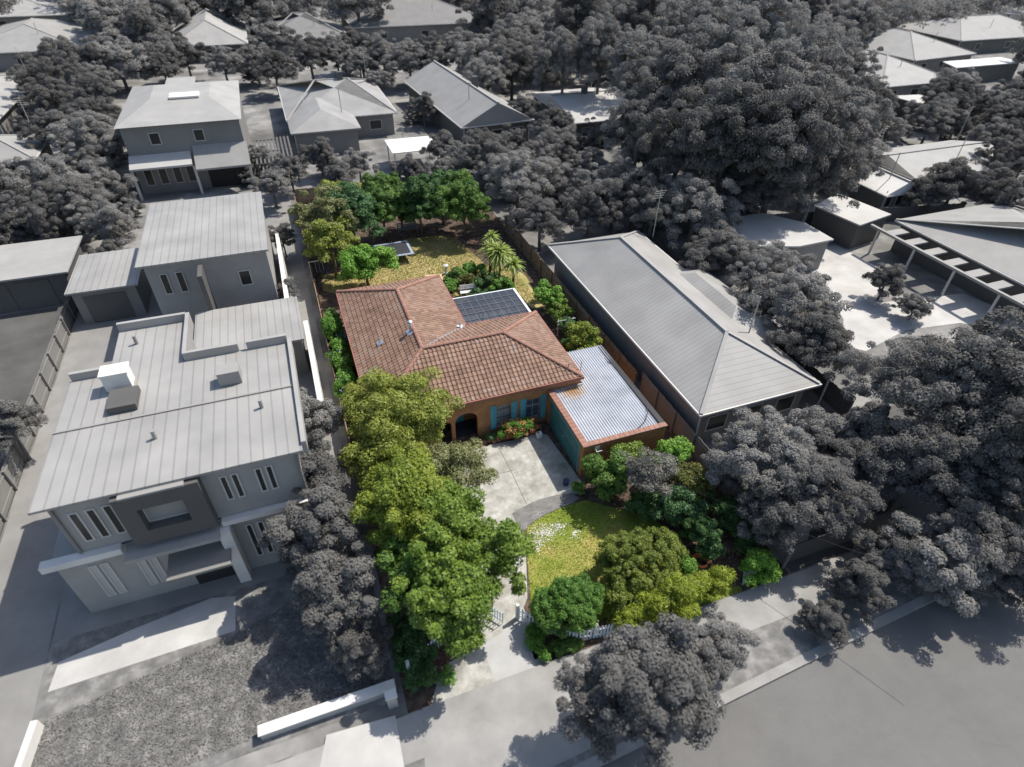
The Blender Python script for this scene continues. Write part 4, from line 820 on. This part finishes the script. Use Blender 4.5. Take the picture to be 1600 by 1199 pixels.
# ---- single houses, one call each
HG = [
 ('grey hip roofed house right behind the white carport, with a stepped front', 1.2, 15.2, 84.5, 103, 2.9, 5.4, 'tiles', 'wall_mid', 'x', False, 0, [(1.2, 9.6, 79, 93, 'y', False)], True),
 ('grey gable roofed house with a dark front gable beyond the back fence', 21.6, 31.6, 75.6, 101, 2.9, 5.4, 'roof_mid', 'wall_dark', 'y', True, .07, None, True),
 ('pale roofed house left of the big gum trees', 36.1, 46.5, 73.2, 89, 2.9, 4.4, 'roof_white', 'wall_dark', 'x', True, 0, None, True),
 ('long pale roofed house at the upper left edge', -50, -29.5, 139, 166, 2.9, 5.6, 'roof_mid', 'wall_mid', 'y', False, 0, [(-34, -24, 146, 160, 'x', False)], False),
 ('pale low roof at the very top left', -66, -38, 180, 203, 2.9, 5, 'roof_pale', 'wall_mid', 'x', False, 0, None, False),
 ('hip roofed house with one bright slope near the top left', -15.8, -2.2, 137, 165, 2.9, 6, 'roof_pale', 'wall_dark', 'y', False, 0, None, False),
 ('dim hip roofed house near the top, left of centre', 0.5, 17, 139, 158, 2.9, 6, 'roof_dim', 'wall_mid', 'x', False, 0, None, False),
 ('wide dim roofed house with front windows at the top centre', 19, 50, 147, 170, 3.2, 7, 'roof_dim', 'wall_mid', 'x', False, 0, None, False),
 ('pale roofed house at the left edge of the middle distance', -48, -32.6, 96, 119, 2.9, 5, 'roof_pale', 'wall_mid', 'y', False, 0, None, False),
 ('low pale roofed house at the left edge nearer than the others', -40, -25.6, 79.5, 88, 2.6, 4.2, 'roof_mid', 'wall_mid', 'x', False, 0, None, False),
 ('large grey hip roofed house on the right next to the coloured garden', 19.35, 27.9, 19.9, 42.3, 2.95, 5.0, 'tiles', 'wall_mid', 'y', False, 0, [(24.5, 29.6, 25, 35, 'y', False)], False),
 ('dark grey roofed house with a row of windows at the right edge', 52.3, 66, 19, 37, 2.9, 5.2, 'roof_mid', 'wall_dark', 'x', False, 0, None, False),
 ('grey hip roofed house at the upper right beside the gum trees', 91.5, 107.5, 76.5, 97, 2.9, 5.6, 'roof_pale', 'wall_mid', 'y', False, 0, None, False),
 ('pale gable roofed house behind the upper right hip roof', 114, 132, 90.5, 112, 2.9, 5.8, 'roof_mid', 'wall_mid', 'y', False, .1, None, False),
 ('grey long roofed house in the top right corner', 141, 172, 103, 122, 2.9, 5.8, 'roof_mid', 'wall_dark', 'x', False, 0, None, False),
 ('small bright white roofed shed house at the middle right', 57.3, 62.5, 42.6, 50.5, 2.4, 3.6, 'bright', 'wall_mid', 'y', True, 0, None, False),
 ('pale roofed outbuilding with a dark opening at the right', 63.4, 79, 44.6, 53.5, 2.7, 3.9, 'roof_pale', 'wall_mid', 'x', True, 0, None, False),
 ('distant pale roof at the top, right of centre', 78, 96, 150, 168, 3, 6, 'roof_mid', 'wall_pale', 'x', False, 0, None, False),
]
for h in HG: house_g('house', h[0], *h[1:12], extra=h[12], chimney=h[13])
def flat(name, label, cat, poly, z, roofm, wallm, th=.14):
    t = thing(name, label, cat, (0,0,0)); MB().prism(poly, z-th, z).build('roof', K[roofm], t); c = sum((Vector((p[0], p[1], 0)) for p in poly), Vector())/len(poly)
    MB().prism([(c.x+(p[0]-c.x)*.93, c.y+(p[1]-c.y)*.93) for p in poly], 0, z-th-.01).build('wall', K[wallm], t); return t
flat('pool_house', 'pale curved flat roof beside the bright yard', 'building', [at(*q, 3)[:2] for q in ((1144,340),(1192,333),(1258,348),(1303,374),(1249,385),(1149,385))], 3, 'roof_white', 'wall_mid')
flat('garage_block', 'pale flat roofed garage behind the bright yard', 'garage', [at(*q, 2.6)[:2] for q in ((1272,321),(1310,302),(1393,335),(1344,352))], 2.6, 'roof_white', 'wall_dark')
flat('long_shed', 'bright white long flat roof at the upper right edge', 'shed', [(116,83.5),(133,83.5),(133,88),(118,88)], 3, 'bright', 'wall_dark')
flat('long_shed', 'small bright shed roof below the upper right hip roof', 'shed', [at(*q, 2.6)[:2] for q in ((1391,150),(1456,147),(1441,163))], 2.6, 'roof_white', 'wall_dark')
t = thing('slatted_pergola', 'slatted pergola with dark bays before the right edge house', 'pergola', (0,0,0)); s = MB(); [s.box(50.2, 52.1, 21+i*2, 21.9+i*2, 2.45, 2.6) for i in range(8)]; s.box(49.9, 50.19, 20, 37.5, 2.4, 2.6); s.build('slats', K['roof_mid'], t)
for i in range(5): MB().box(50.0, 50.15, 20.5+i*4, 20.65+i*4, 0, 2.39).build('post', K['frame'], t)
# low street walls and fences
t = thing('garden_wall', 'low pale wall between the grey lawn and the street at the bottom', 'wall', (-5,11.9,0)); MB().box(-.6, 4.7, 0, .35, 0, .45).build('wall', K['roof_white'], t); MB().box(-.65, 4.75, -.04, .39, .452, .52).build('coping', K['bright'], t)
t = thing('garden_wall', 'short white angled wall at the lower left corner', 'wall', (-13.8,15.4,0)); MB().bar((0,0,.3), (-.3,-2.4,.3), .25, .6).build('wall', K['bright'], t)
t = thing('hedge_fence', 'dark solid fence along the footpath before the large grey house', 'fence', (19.3,11.5,0)); MB().box(0, 7.4, 0, .08, 0, 1.5).build('palings', K['wall_dark'], t); [MB().box(i*2.4, i*2.4+.1, .081, .18, 0, 1.6).build('post', K['wall_mid'], t) for i in range(4)]
paling('paling_fence', 'grey paling fence along the left side of the laneway', (-17.8, 50), (-17.8, 14), 1.5, K['wall_mid'])
paling('paling_fence', 'grey paling fence added between garage and the large grey house to block bounce light', (19.25, 11.3), (19.25, 25.9), 1.6, K['wall_mid'])  # added fence, keeps the garage's orange bounce off the grey wall
paling('paling_fence', 'grey paling fence right of the large hip roofed house', (30.5, 19), (30.5, 48), 1.6, K['wall_dark'])
paling('paling_fence', 'grey paling fence crossing behind the bright yard', (34, 46), (66, 40), 1.6, K['wall_dark'])
# vertical utility bits
t = thing('letterbox', 'pale pillar letterbox by the bright crossover', 'letterbox', (-.5, 11.5, 0)); MB().box(-.2,.2,-.15,.15,0,.9).build('pillar', K['roof_white'], t); MB().box(-.24,.24,-.19,.19,.902,.97).build('cap', K['bright'], t)

# ------------------------------------------------------------------ grey trees
variants = []
for i, (m, R, nc, k, jag, slim) in enumerate((('gd', (1,1,.85), 60, 150, .2, .55), ('gd', (1,.9,.95), 55, 150, .3, .55), ('gm', (1,1,.8), 60, 150, .22, .55), ('gm', (.9,1,1.0), 55, 150, .28, .5), ('gl', (1,1,.85), 55, 140, .22, .5), ('gm', (1,.85,.8), 45, 140, .35, .5), ('gd', (.8,.8,1.1), 45, 150, .25, .55))):
    me, C = crown_mesh('tree_crown', R, nc*2, int(k*2), .07, .2, 300+i, V[m], rough=.35, jag=jag, slim=slim, low=-.5)
    tm = trunk_mb(C, 0.0, .05, 400+i); tm2 = MB(); rr = random.Random(i)
    tm2.tube([(0,0,-1.35),(.03,.02,-.6),(0,0,.1)], [.07,.055,.035])
    for j in range(7): c = Vector(C[rr.randrange(len(C))]); tm2.tube([(0,0,rr.uniform(-.6,-.2)), (c.x*.45,c.y*.45,c.z*.4-.15), (c.x*.85,c.y*.85,c.z*.85)], [.03,.02,.007], 5)
    mt_ = bpy.data.meshes.new('tree_trunk'); mt_.from_pydata(tm2.v, [], tm2.f); mt_.materials.append(T['gbark']); variants.append((me, mt_, crown_mesh('tree_crown', R, nc*4, int(k*2.0), .045, .15, 500+i, V[m], rough=.4, jag=jag*1.2, slim=slim, low=-.5)[0]))
rs = random.Random(77); GT = []
def gtree(x, y, zc, r, v, label, group, rz_=1.0, name='grey_tree', cat='tree'):
    me, mt2, fine = variants[v]; me = fine if r >= 2.2 and (x*x+y*y) < 120**2 else me; t = thing(name, label, cat, (x, y, 0), group, rs.uniform(0, 6.28))
    for nm, m in (('crown', me), ('trunk', mt2)):
        o = bpy.data.objects.new(nm, m); COL.objects.link(o); o.parent = t; o.location = (0,0,zc); s = r*rs.uniform(.93, 1.07)
        o.scale = (s, s, r*rz_) if nm == 'crown' else (s, s, zc/1.35)
    GT.append((x, y, r)); return t
def gp(px, py, zc, r, v, label, group=None, rz_=1.0, **k):
    p = at(px, py, zc); x = p.x
    if 11 < p.y < 66 and -4 < x < 1.5: x = min(x, -r*1.02-.05)
    return gtree(x, p.y, zc, r, v, label, group, rz_, **k)
for a in [
 (505, 655, 4.0, 1.75, 2, 'grey tree between the front townhouse and the olive tree, farthest from the street'), (500, 735, 4.2, 1.9, 0, 'dark grey tree at the right corner of the front townhouse'),
 (528, 815, 3.8, 1.9, 1, 'dark grey tree in the townhouse front yard beside the fence'), (558, 905, 3.4, 1.7, 0, 'darkest tree shading the townhouse lawn'), (478, 850, 1.4, 1.2, 1, 'low dark bush below the right windows of the front townhouse'),
 (598, 1000, 1.6, 1.2, 0, 'small dark tree low beside the fence at the front left corner'),
 (980, 1090, 3.9, 1.95, 1, 'large dark street tree on the verge at the bottom'), (1040, 1060, 4.0, 2.0, 0, 'right half crown of the dark verge tree group'), (940, 1078, 3.4, 1.3, 3, 'leftmost lower tree of the dark verge group'),
 (1125, 1010, 2.5, 1.3, 5, 'lighter grey street tree touching the front boundary'), (1085, 1030, 2.8, 1.3, 2, 'mid grey street tree between the dark and the light ones'),
 (1293, 972, 1.0, .95, 0, 'small round dark shrub on the verge near the kerb'), (1345, 915, 1.4, 1.3, 1, 'dark shrub on the verge between round shrub and fence end'), (1405, 870, 1.8, 1.6, 0, 'dark tree at the end of the solid fence'),
 (1470, 870, 2.5, 2.0, 2, 'mid grey tree on the far verge left of the corner'), (1540, 845, 2.8, 2.3, 1, 'dark tree on the far verge near the right edge'), (1590, 900, 1.8, 1.5, 0, 'dark bush at the right edge above the road'), (1500, 930, .7, .9, 3, 'low bush at the road edge on the right'),
 (1195, 712, 3.4, 2.5, 2, 'grey tree before the front hip of the large grey house'), (1260, 775, 3.2, 2.4, 0, 'dark tree in the front garden of the large grey house'), (1140, 722, 2.2, 1.4, 3, 'grey bushy tree nearest the coloured garden in front of the grey house'), (1195, 805, 2.2, 1.5, 0, 'dark tree against the right garden boundary near the street'), (1290, 680, 2.6, 1.7, 5, 'mid grey tree at the right front corner of the large grey house'), (1330, 740, 2.4, 2.2, 0, 'dark tree beside the neighbour path'),
 (1500, 625, 5.6, 3.9, 0, 'huge dark tree at the right edge, left half'), (1600, 635, 6.0, 4.1, 1, 'huge dark tree at the right edge, right half'), (1430, 730, 3.6, 2.7, 0, 'dark tree under the huge one on its left'), (1545, 745, 3.8, 2.9, 1, 'dark tree under the huge one on its right'), (1400, 600, 4.0, 2.6, 3, 'grey tree between the bright yard and the huge dark tree'), (1350, 690, 3.0, 2.0, 1, 'dark tree at the right of the large grey house corner'),
 (1085, 330, 4.5, 3.4, 2, 'rounded grey tree behind the large grey house'), (1020, 325, 4.0, 3.0, 0, 'dark grey tree left of the rounded one'), (1120, 400, 3.5, 2.6, 0, 'dark tree behind the large grey roof, by the curved roof'), (1180, 430, 3.5, 2.8, 5, 'grey tree between the large grey roof and the bright yard'), (1235, 480, 4.0, 3.0, 2, 'grey tree at the left edge of the bright yard'), (1270, 540, 3.4, 2.4, 0, 'dark tree below the bright yard'), (1170, 500, 2.6, 1.8, 0, 'dark tree right against the large grey roof'), (1225, 420, 2.6, 1.8, 3, 'small tree at the top corner of the bright yard'),
 (1385, 440, 1.8, 1.6, 0, 'dark bush inside the bright yard'), (1430, 480, 1.2, 1.2, 2, 'low grey bush inside the bright yard'),
 (1490, 292, 3.0, 3.0, 0, 'dark rounded tree behind the right edge house'), (1565, 310, 3.0, 3.0, 1, 'dark rounded tree at the right edge behind the house'), (1440, 305, 2.4, 1.8, 0, 'dark tree next to the white roofed shed house'),
 (875, 290, 3.0, 2.4, 2, 'grey tree at the back right outside the coloured garden'), (845, 345, 3.0, 2.2, 0, 'dark tree outside the strappy palms'), (920, 330, 3.4, 2.6, 1, 'dark tree at the back of the large grey roof'), (960, 300, 4, 3.0, 3, 'grey tree in the hollow beyond the large grey roof'), (800, 270, 3, 2.2, 5, 'grey tree at the back right corner of the coloured garden'),
 (150, 225, 4.0, 3.6, 4, 'light grey round tree left of the two storey house'), (90, 210, 3.6, 2.8, 0, 'dark tree left of the light round tree'), (170, 350, 3.0, 2.2, 3, 'grey tree beside the stepped townhouse roof at left'), (115, 320, 3.6, 2.6, 0, 'dark tree above the pale garage block'), (60, 345, 3.0, 2.4, 1, 'dark tree above the long garage'), (20, 370, 2.0, 1.6, 0, 'dark bush above the long garage at the edge'),
 (170, 400, 1.6, 1.2, 1, 'dark bush behind the garage block'), (5, 660, 3.0, 1.6, 0, 'dark tree at the left edge beside the laneway fence'),
 (425, 290, 2.4, 1.8, 2, 'grey tree just outside the back left corner of the coloured garden'), (440, 370, 2.0, 1.2, 0, 'dark narrow tree beside the left garden fence'), (448, 455, 1.8, .9, 1, 'small dark tree beside the stepped townhouse'), (405, 250, 2.0, 1.6, 3, 'small grey tree below the slatted pergola'),
]: gp(*a[:5], a[5])
TC = 'dark trees between the far houses at the top'
for i, (px, py, z, r) in enumerate(((430,112,3.6,3.2),(398,98,3.5,3),(485,92,4,3.4),(525,88,4,3.2),(235,60,5,5),(200,28,5,5),(185,100,4,4),(135,108,4,4),(95,105,4,4),(640,98,4,3.5),(672,92,4,3.5),(600,92,4,3.5),(565,85,4,3.5),(722,85,4.5,4),(752,102,4.5,4),(800,112,4.5,4),(850,112,4.5,4),(812,62,5,5),(770,32,5,5.5),(835,28,5,5.5),
  (690,232,2.6,2.0),(722,250,2.8,2.2),(560,258,2.4,1.8),(500,245,2.4,1.9),(640,268,2.4,1.7),(765,235,2.8,2.2),(805,235,3,2.4),(860,242,3,2.6),(452,268,2.4,1.8),(592,128,3,2.0),(470,18,5,5),(250,10,6,6),(385,15,6,6),(330,5,6,6),(662,168,2.6,1.8),(690,272,2.4,1.8),(530,278,2.2,1.5),(430,66,4,3.8),(350,102,3.5,3),(290,92,3.5,3),(255,110,3.2,2.6),(880,225,3,2.2),(935,225,3,2.2),(1010,235,4,3),(820,175,3.2,2.2),(1000,10,6,6),(900,5,6,6),(1100,5,6,6),(1250,20,7,6.5),(1330,40,6,5.5),(700,8,5,5),(550,5,5,5),(610,0,5,5))):
    gp(px, py, z, r, (0,2,1,3,0,2,4,1)[i % 8], 'dark leafy tree in the gaps between the houses above the coloured garden', TC)
eu = 'gum trees of the tall grove at the upper right'
for i, (px, py, z, r, v) in enumerate(((1060,150,11,5.5,0),(1130,110,12,5.5,3),(1190,160,12,6,2),(1255,130,12,5.5,3),(1290,200,10,5,2),(1225,225,10,5.5,0),(1140,215,10,5.5,0),(1060,235,8,4.5,1),(1000,190,9,4,3),(1000,110,11,5,2),(940,85,10,5,3),(880,95,9,4.5,2),(1090,60,12,6,2),(1180,50,13,6,4),(1000,40,11,6,0),(1280,270,7,4,0),(1210,290,6,3.6,1),(1330,250,5,3,2),(1170,300,5,3.2,0),(910,30,10,6,0),(1310,120,10,4.5,3),(1340,170,6,4,0))):
    gp(px, py, z*.92, r*.86, v, 'tall grey gum tree of the dense grove at the upper right', eu, rz_=1.15)
# scattered neighbourhood trees, kept off the roofs and yards
CLEAR = [((440,265),(745,265),(1245,905),(640,1125)), ((0,375),(135,375),(225,385),(225,300),(460,300),(640,1199),(0,1199)), ((180,120),(380,115),(385,300),(200,310)), ((378,185),(440,185),(440,245),(378,245)),
 ((433,130),(570,118),(632,180),(640,205),(560,240),(450,235)), ((612,118),(705,115),(842,190),(830,230),(735,228),(690,200)), ((595,212),(690,212),(690,250),(605,250)), ((825,135),(940,125),(995,185),(985,215),(900,205)),
 ((0,35),(160,45),(175,70),(80,88),(0,88)), ((0,0),(118,0),(118,25),(0,28)), ((255,60),(297,22),(345,18),(392,45),(385,85),(262,85)), ((400,62),(450,30),(545,55),(540,75),(400,75)), ((545,42),(600,8),(785,35),(790,50),(690,75),(545,75)),
 ((0,115),(35,155),(15,205),(0,205)), ((0,210),(78,220),(60,262),(0,262)), ((850,340),(980,340),(1300,600),(1280,700),(1080,680)), ((1140,325),(1310,370),(1400,400),(1600,430),(1600,560),(1240,560),(1250,400),(1140,395)),
 ((1395,335),(1500,320),(1600,345),(1600,500),(1370,375)), ((1265,318),(1310,295),(1400,335),(1345,365)), ((1315,278),(1350,245),(1440,290),(1395,315)), ((1365,250),(1460,205),(1545,225),(1500,280)), ((1330,85),(1420,75),(1485,122),(1395,150),(1360,135)),
 ((1385,50),(1470,42),(1515,80),(1495,105),(1430,98)), ((1485,25),(1600,30),(1600,70),(1500,70)), ((1490,105),(1535,85),(1600,90),(1600,125),(1500,125)), ((1000,880),(1640,780),(1640,1199),(900,1199)), ((1380,145),(1460,142),(1445,170),(1385,165))]
def inpoly(x, y, P):
    c = False; j = len(P)-1
    for i in range(len(P)):
        if (P[i][1] > y) != (P[j][1] > y) and x < (P[j][0]-P[i][0])*(y-P[i][1])/(P[j][1]-P[i][1])+P[i][0]: c = not c
        j = i
    return c
cands = []
yv = 44.0
while yv < 330:
    step = 4.7+max(0, yv-70)*.04
    xv = -130.0
    while xv < 420:
        x = xv+rs.uniform(-.35, .35)*step; y = yv+rs.uniform(-.35, .35)*step; r = step*rs.uniform(.42, .72); zc = r*rs.uniform(.95, 1.35); xv += step
        px, py, k = proj((x, y, zc)); rp_ = r*F_PX/k
        if k < 10 or px < -rp_ or px > 1600+rp_ or py < -rp_*.8 or py > 900: continue
        if any(inpoly(px+dx*rp_*.55, py+dy*rp_*.5, P) for P in CLEAR for dx, dy in ((0,0),(1,0),(-1,0),(0,1),(0,-1))): continue
        if any((x-a)**2+(y-b)**2 < (r*.6+c*.5)**2 for a, b, c in GT): continue
        cands.append((k, x, y, zc, r))
    yv += step
cands.sort(); print('scatter candidates', len(cands), 'named', len(GT))
near = cands[:297-len(GT)]; rest = cands[297-len(GT):]
for k, x, y, zc, r in near:
    v = rs.choice((0,0,1,1,2,2,3,5,6,4)); px = proj((x, y, zc))[0]
    side = 'left' if px < 430 else ('centre' if px < 900 else 'right')
    lb, gr = {'left': ('grey tree scattered among the houses of the upper left', 'scattered trees upper left'), 'centre': ('grey tree scattered among the houses above the coloured garden', 'scattered trees upper centre'), 'right': ('grey tree scattered among the houses right of the gum grove', 'scattered trees right')}[side]
    gtree(x, y, zc, r, v, lb, gr)
# far wood: every leaf clump of the remaining far trees in one object
if rest:
    vs = []; m0 = variants[2][0]; co = np.empty(len(m0.vertices)*3, np.float32); m0.vertices.foreach_get('co', co); co = co.reshape(-1, 4, 3)
    rn = np.random.RandomState(3); allv = []
    for k, x, y, zc, r in rest:
        q = co[rn.choice(len(co), 2600, replace=False)].copy(); a = rn.rand()*6.28; c, s = math.cos(a), math.sin(a); cen = q.mean(1, keepdims=True); q = cen+(q-cen)*1.6
        q = q@np.array([[c,s,0],[-s,c,0],[0,0,1]])*r+np.array([x, y, zc]); allv.append(q.reshape(-1, 3))
    A = np.concatenate(allv).astype(np.float32); n = len(A)//4; me = bpy.data.meshes.new('far_wood'); me.vertices.add(len(A)); me.vertices.foreach_set('co', A.ravel()); me.loops.add(n*4); me.loops.foreach_set('vertex_index', np.arange(n*4, dtype=np.int32)); me.polygons.add(n); me.polygons.foreach_set('loop_start', np.arange(0, n*4, 4, dtype=np.int32)); me.polygons.foreach_set('loop_total', np.full(n, 4, dtype=np.int32)); me.update(calc_edges=True)
    o = link('far_wood', me, V['gm']); o['kind'] = 'stuff'; tag(o, 'far grey tree canopy filling the top of the view', 'woodland')

# low grey garden bushes between the houses
nb = 0
while nb < 240:
    px, py = rs.uniform(0, 1600), rs.uniform(40, 420); r = rs.uniform(.7, 1.7); p = at(px, py, r*.7); k = proj(p)[2]
    if any(inpoly(px+dx, py+dy, P) for P in CLEAR for dx, dy in ((0,0),(6,0),(-6,0),(0,6),(0,-6))) or p.y < 43: continue
    v = rs.choice((0,1,2,3,4,5)); side = 'left' if px < 430 else ('centre' if px < 900 else 'right')
    gtree(p.x, p.y, r*.7, r, v, 'low grey garden bush among the houses at the '+{'left': 'upper left', 'centre': 'top centre', 'right': 'upper right'}[side], 'low bushes '+side, .85, name='grey_bush', cat='bush'); nb += 1

# roof and wall fittings that make the grey houses read as lived in
def fit(parent, name, mb, mat): return mb.build(name, mat, parent)
for o in [o for o in bpy.data.objects if o.parent is None and o.name.split('.')[0] == 'house']:
    h_ = rs.uniform(.8, 1.6); b = [c for c in o.children if c.name.split('.')[0] == 'wall'][0].bound_box; x1, y1 = b[6][0], b[6][1]; x0_, y0_ = b[0][0], b[0][1]
    f = rs.uniform(.25, .75); cx, cy = x0_+(x1-x0_)*f, y0_+(y1-y0_)*.22
    MB().tube([(cx, cy, 3.1), (cx, cy, 5.0+h_)], .05, 6).build('vent_pipe', K['roof_pale'], o)
    an = MB().tube([(x1-.6, y1-1, 3.0), (x1-.6, y1-1, 7.2)], .03, 5); [an.tube([(x1-.6-.5, y1-1+k*.12, 7.1-k*.25), (x1-.6+.5, y1-1+k*.12, 7.1-k*.25)], .015, 4) for k in range(4)]; an.build('aerial', K['frame'], o)
    for xx in (x0_-.06, x1-.02): MB().box(xx, xx+.08, y0_-.09, y0_-.01, 0, 2.8).build('downpipe', K['frame'], o)
t1 = [o for o in bpy.data.objects if o.get('label', '').startswith('two storey pale flat')][0]
for x in (-11.5, -6.0+.1, -2.3): MB().box(x, x+.09, 19.99, 20.09, .0 if x > -6 else 4.25, 3.85 if x > -6 and x < -3 else 7.2).build('downpipe', K['wall_mid'], t1)
MB().box(-5.2, -4.2, 25.4, 26.2, 7.4, 8.1).build('air_conditioner', K['roof_mid'], t1)
for x, yy in ((-3.4, 23.2), (-7.8, 22.6), (-9.3, 30.6)): MB().tube([(x, yy, 7.3), (x, yy, 7.85)], .09, 10).build('vent_pipe', K['roof_mid'], t1)
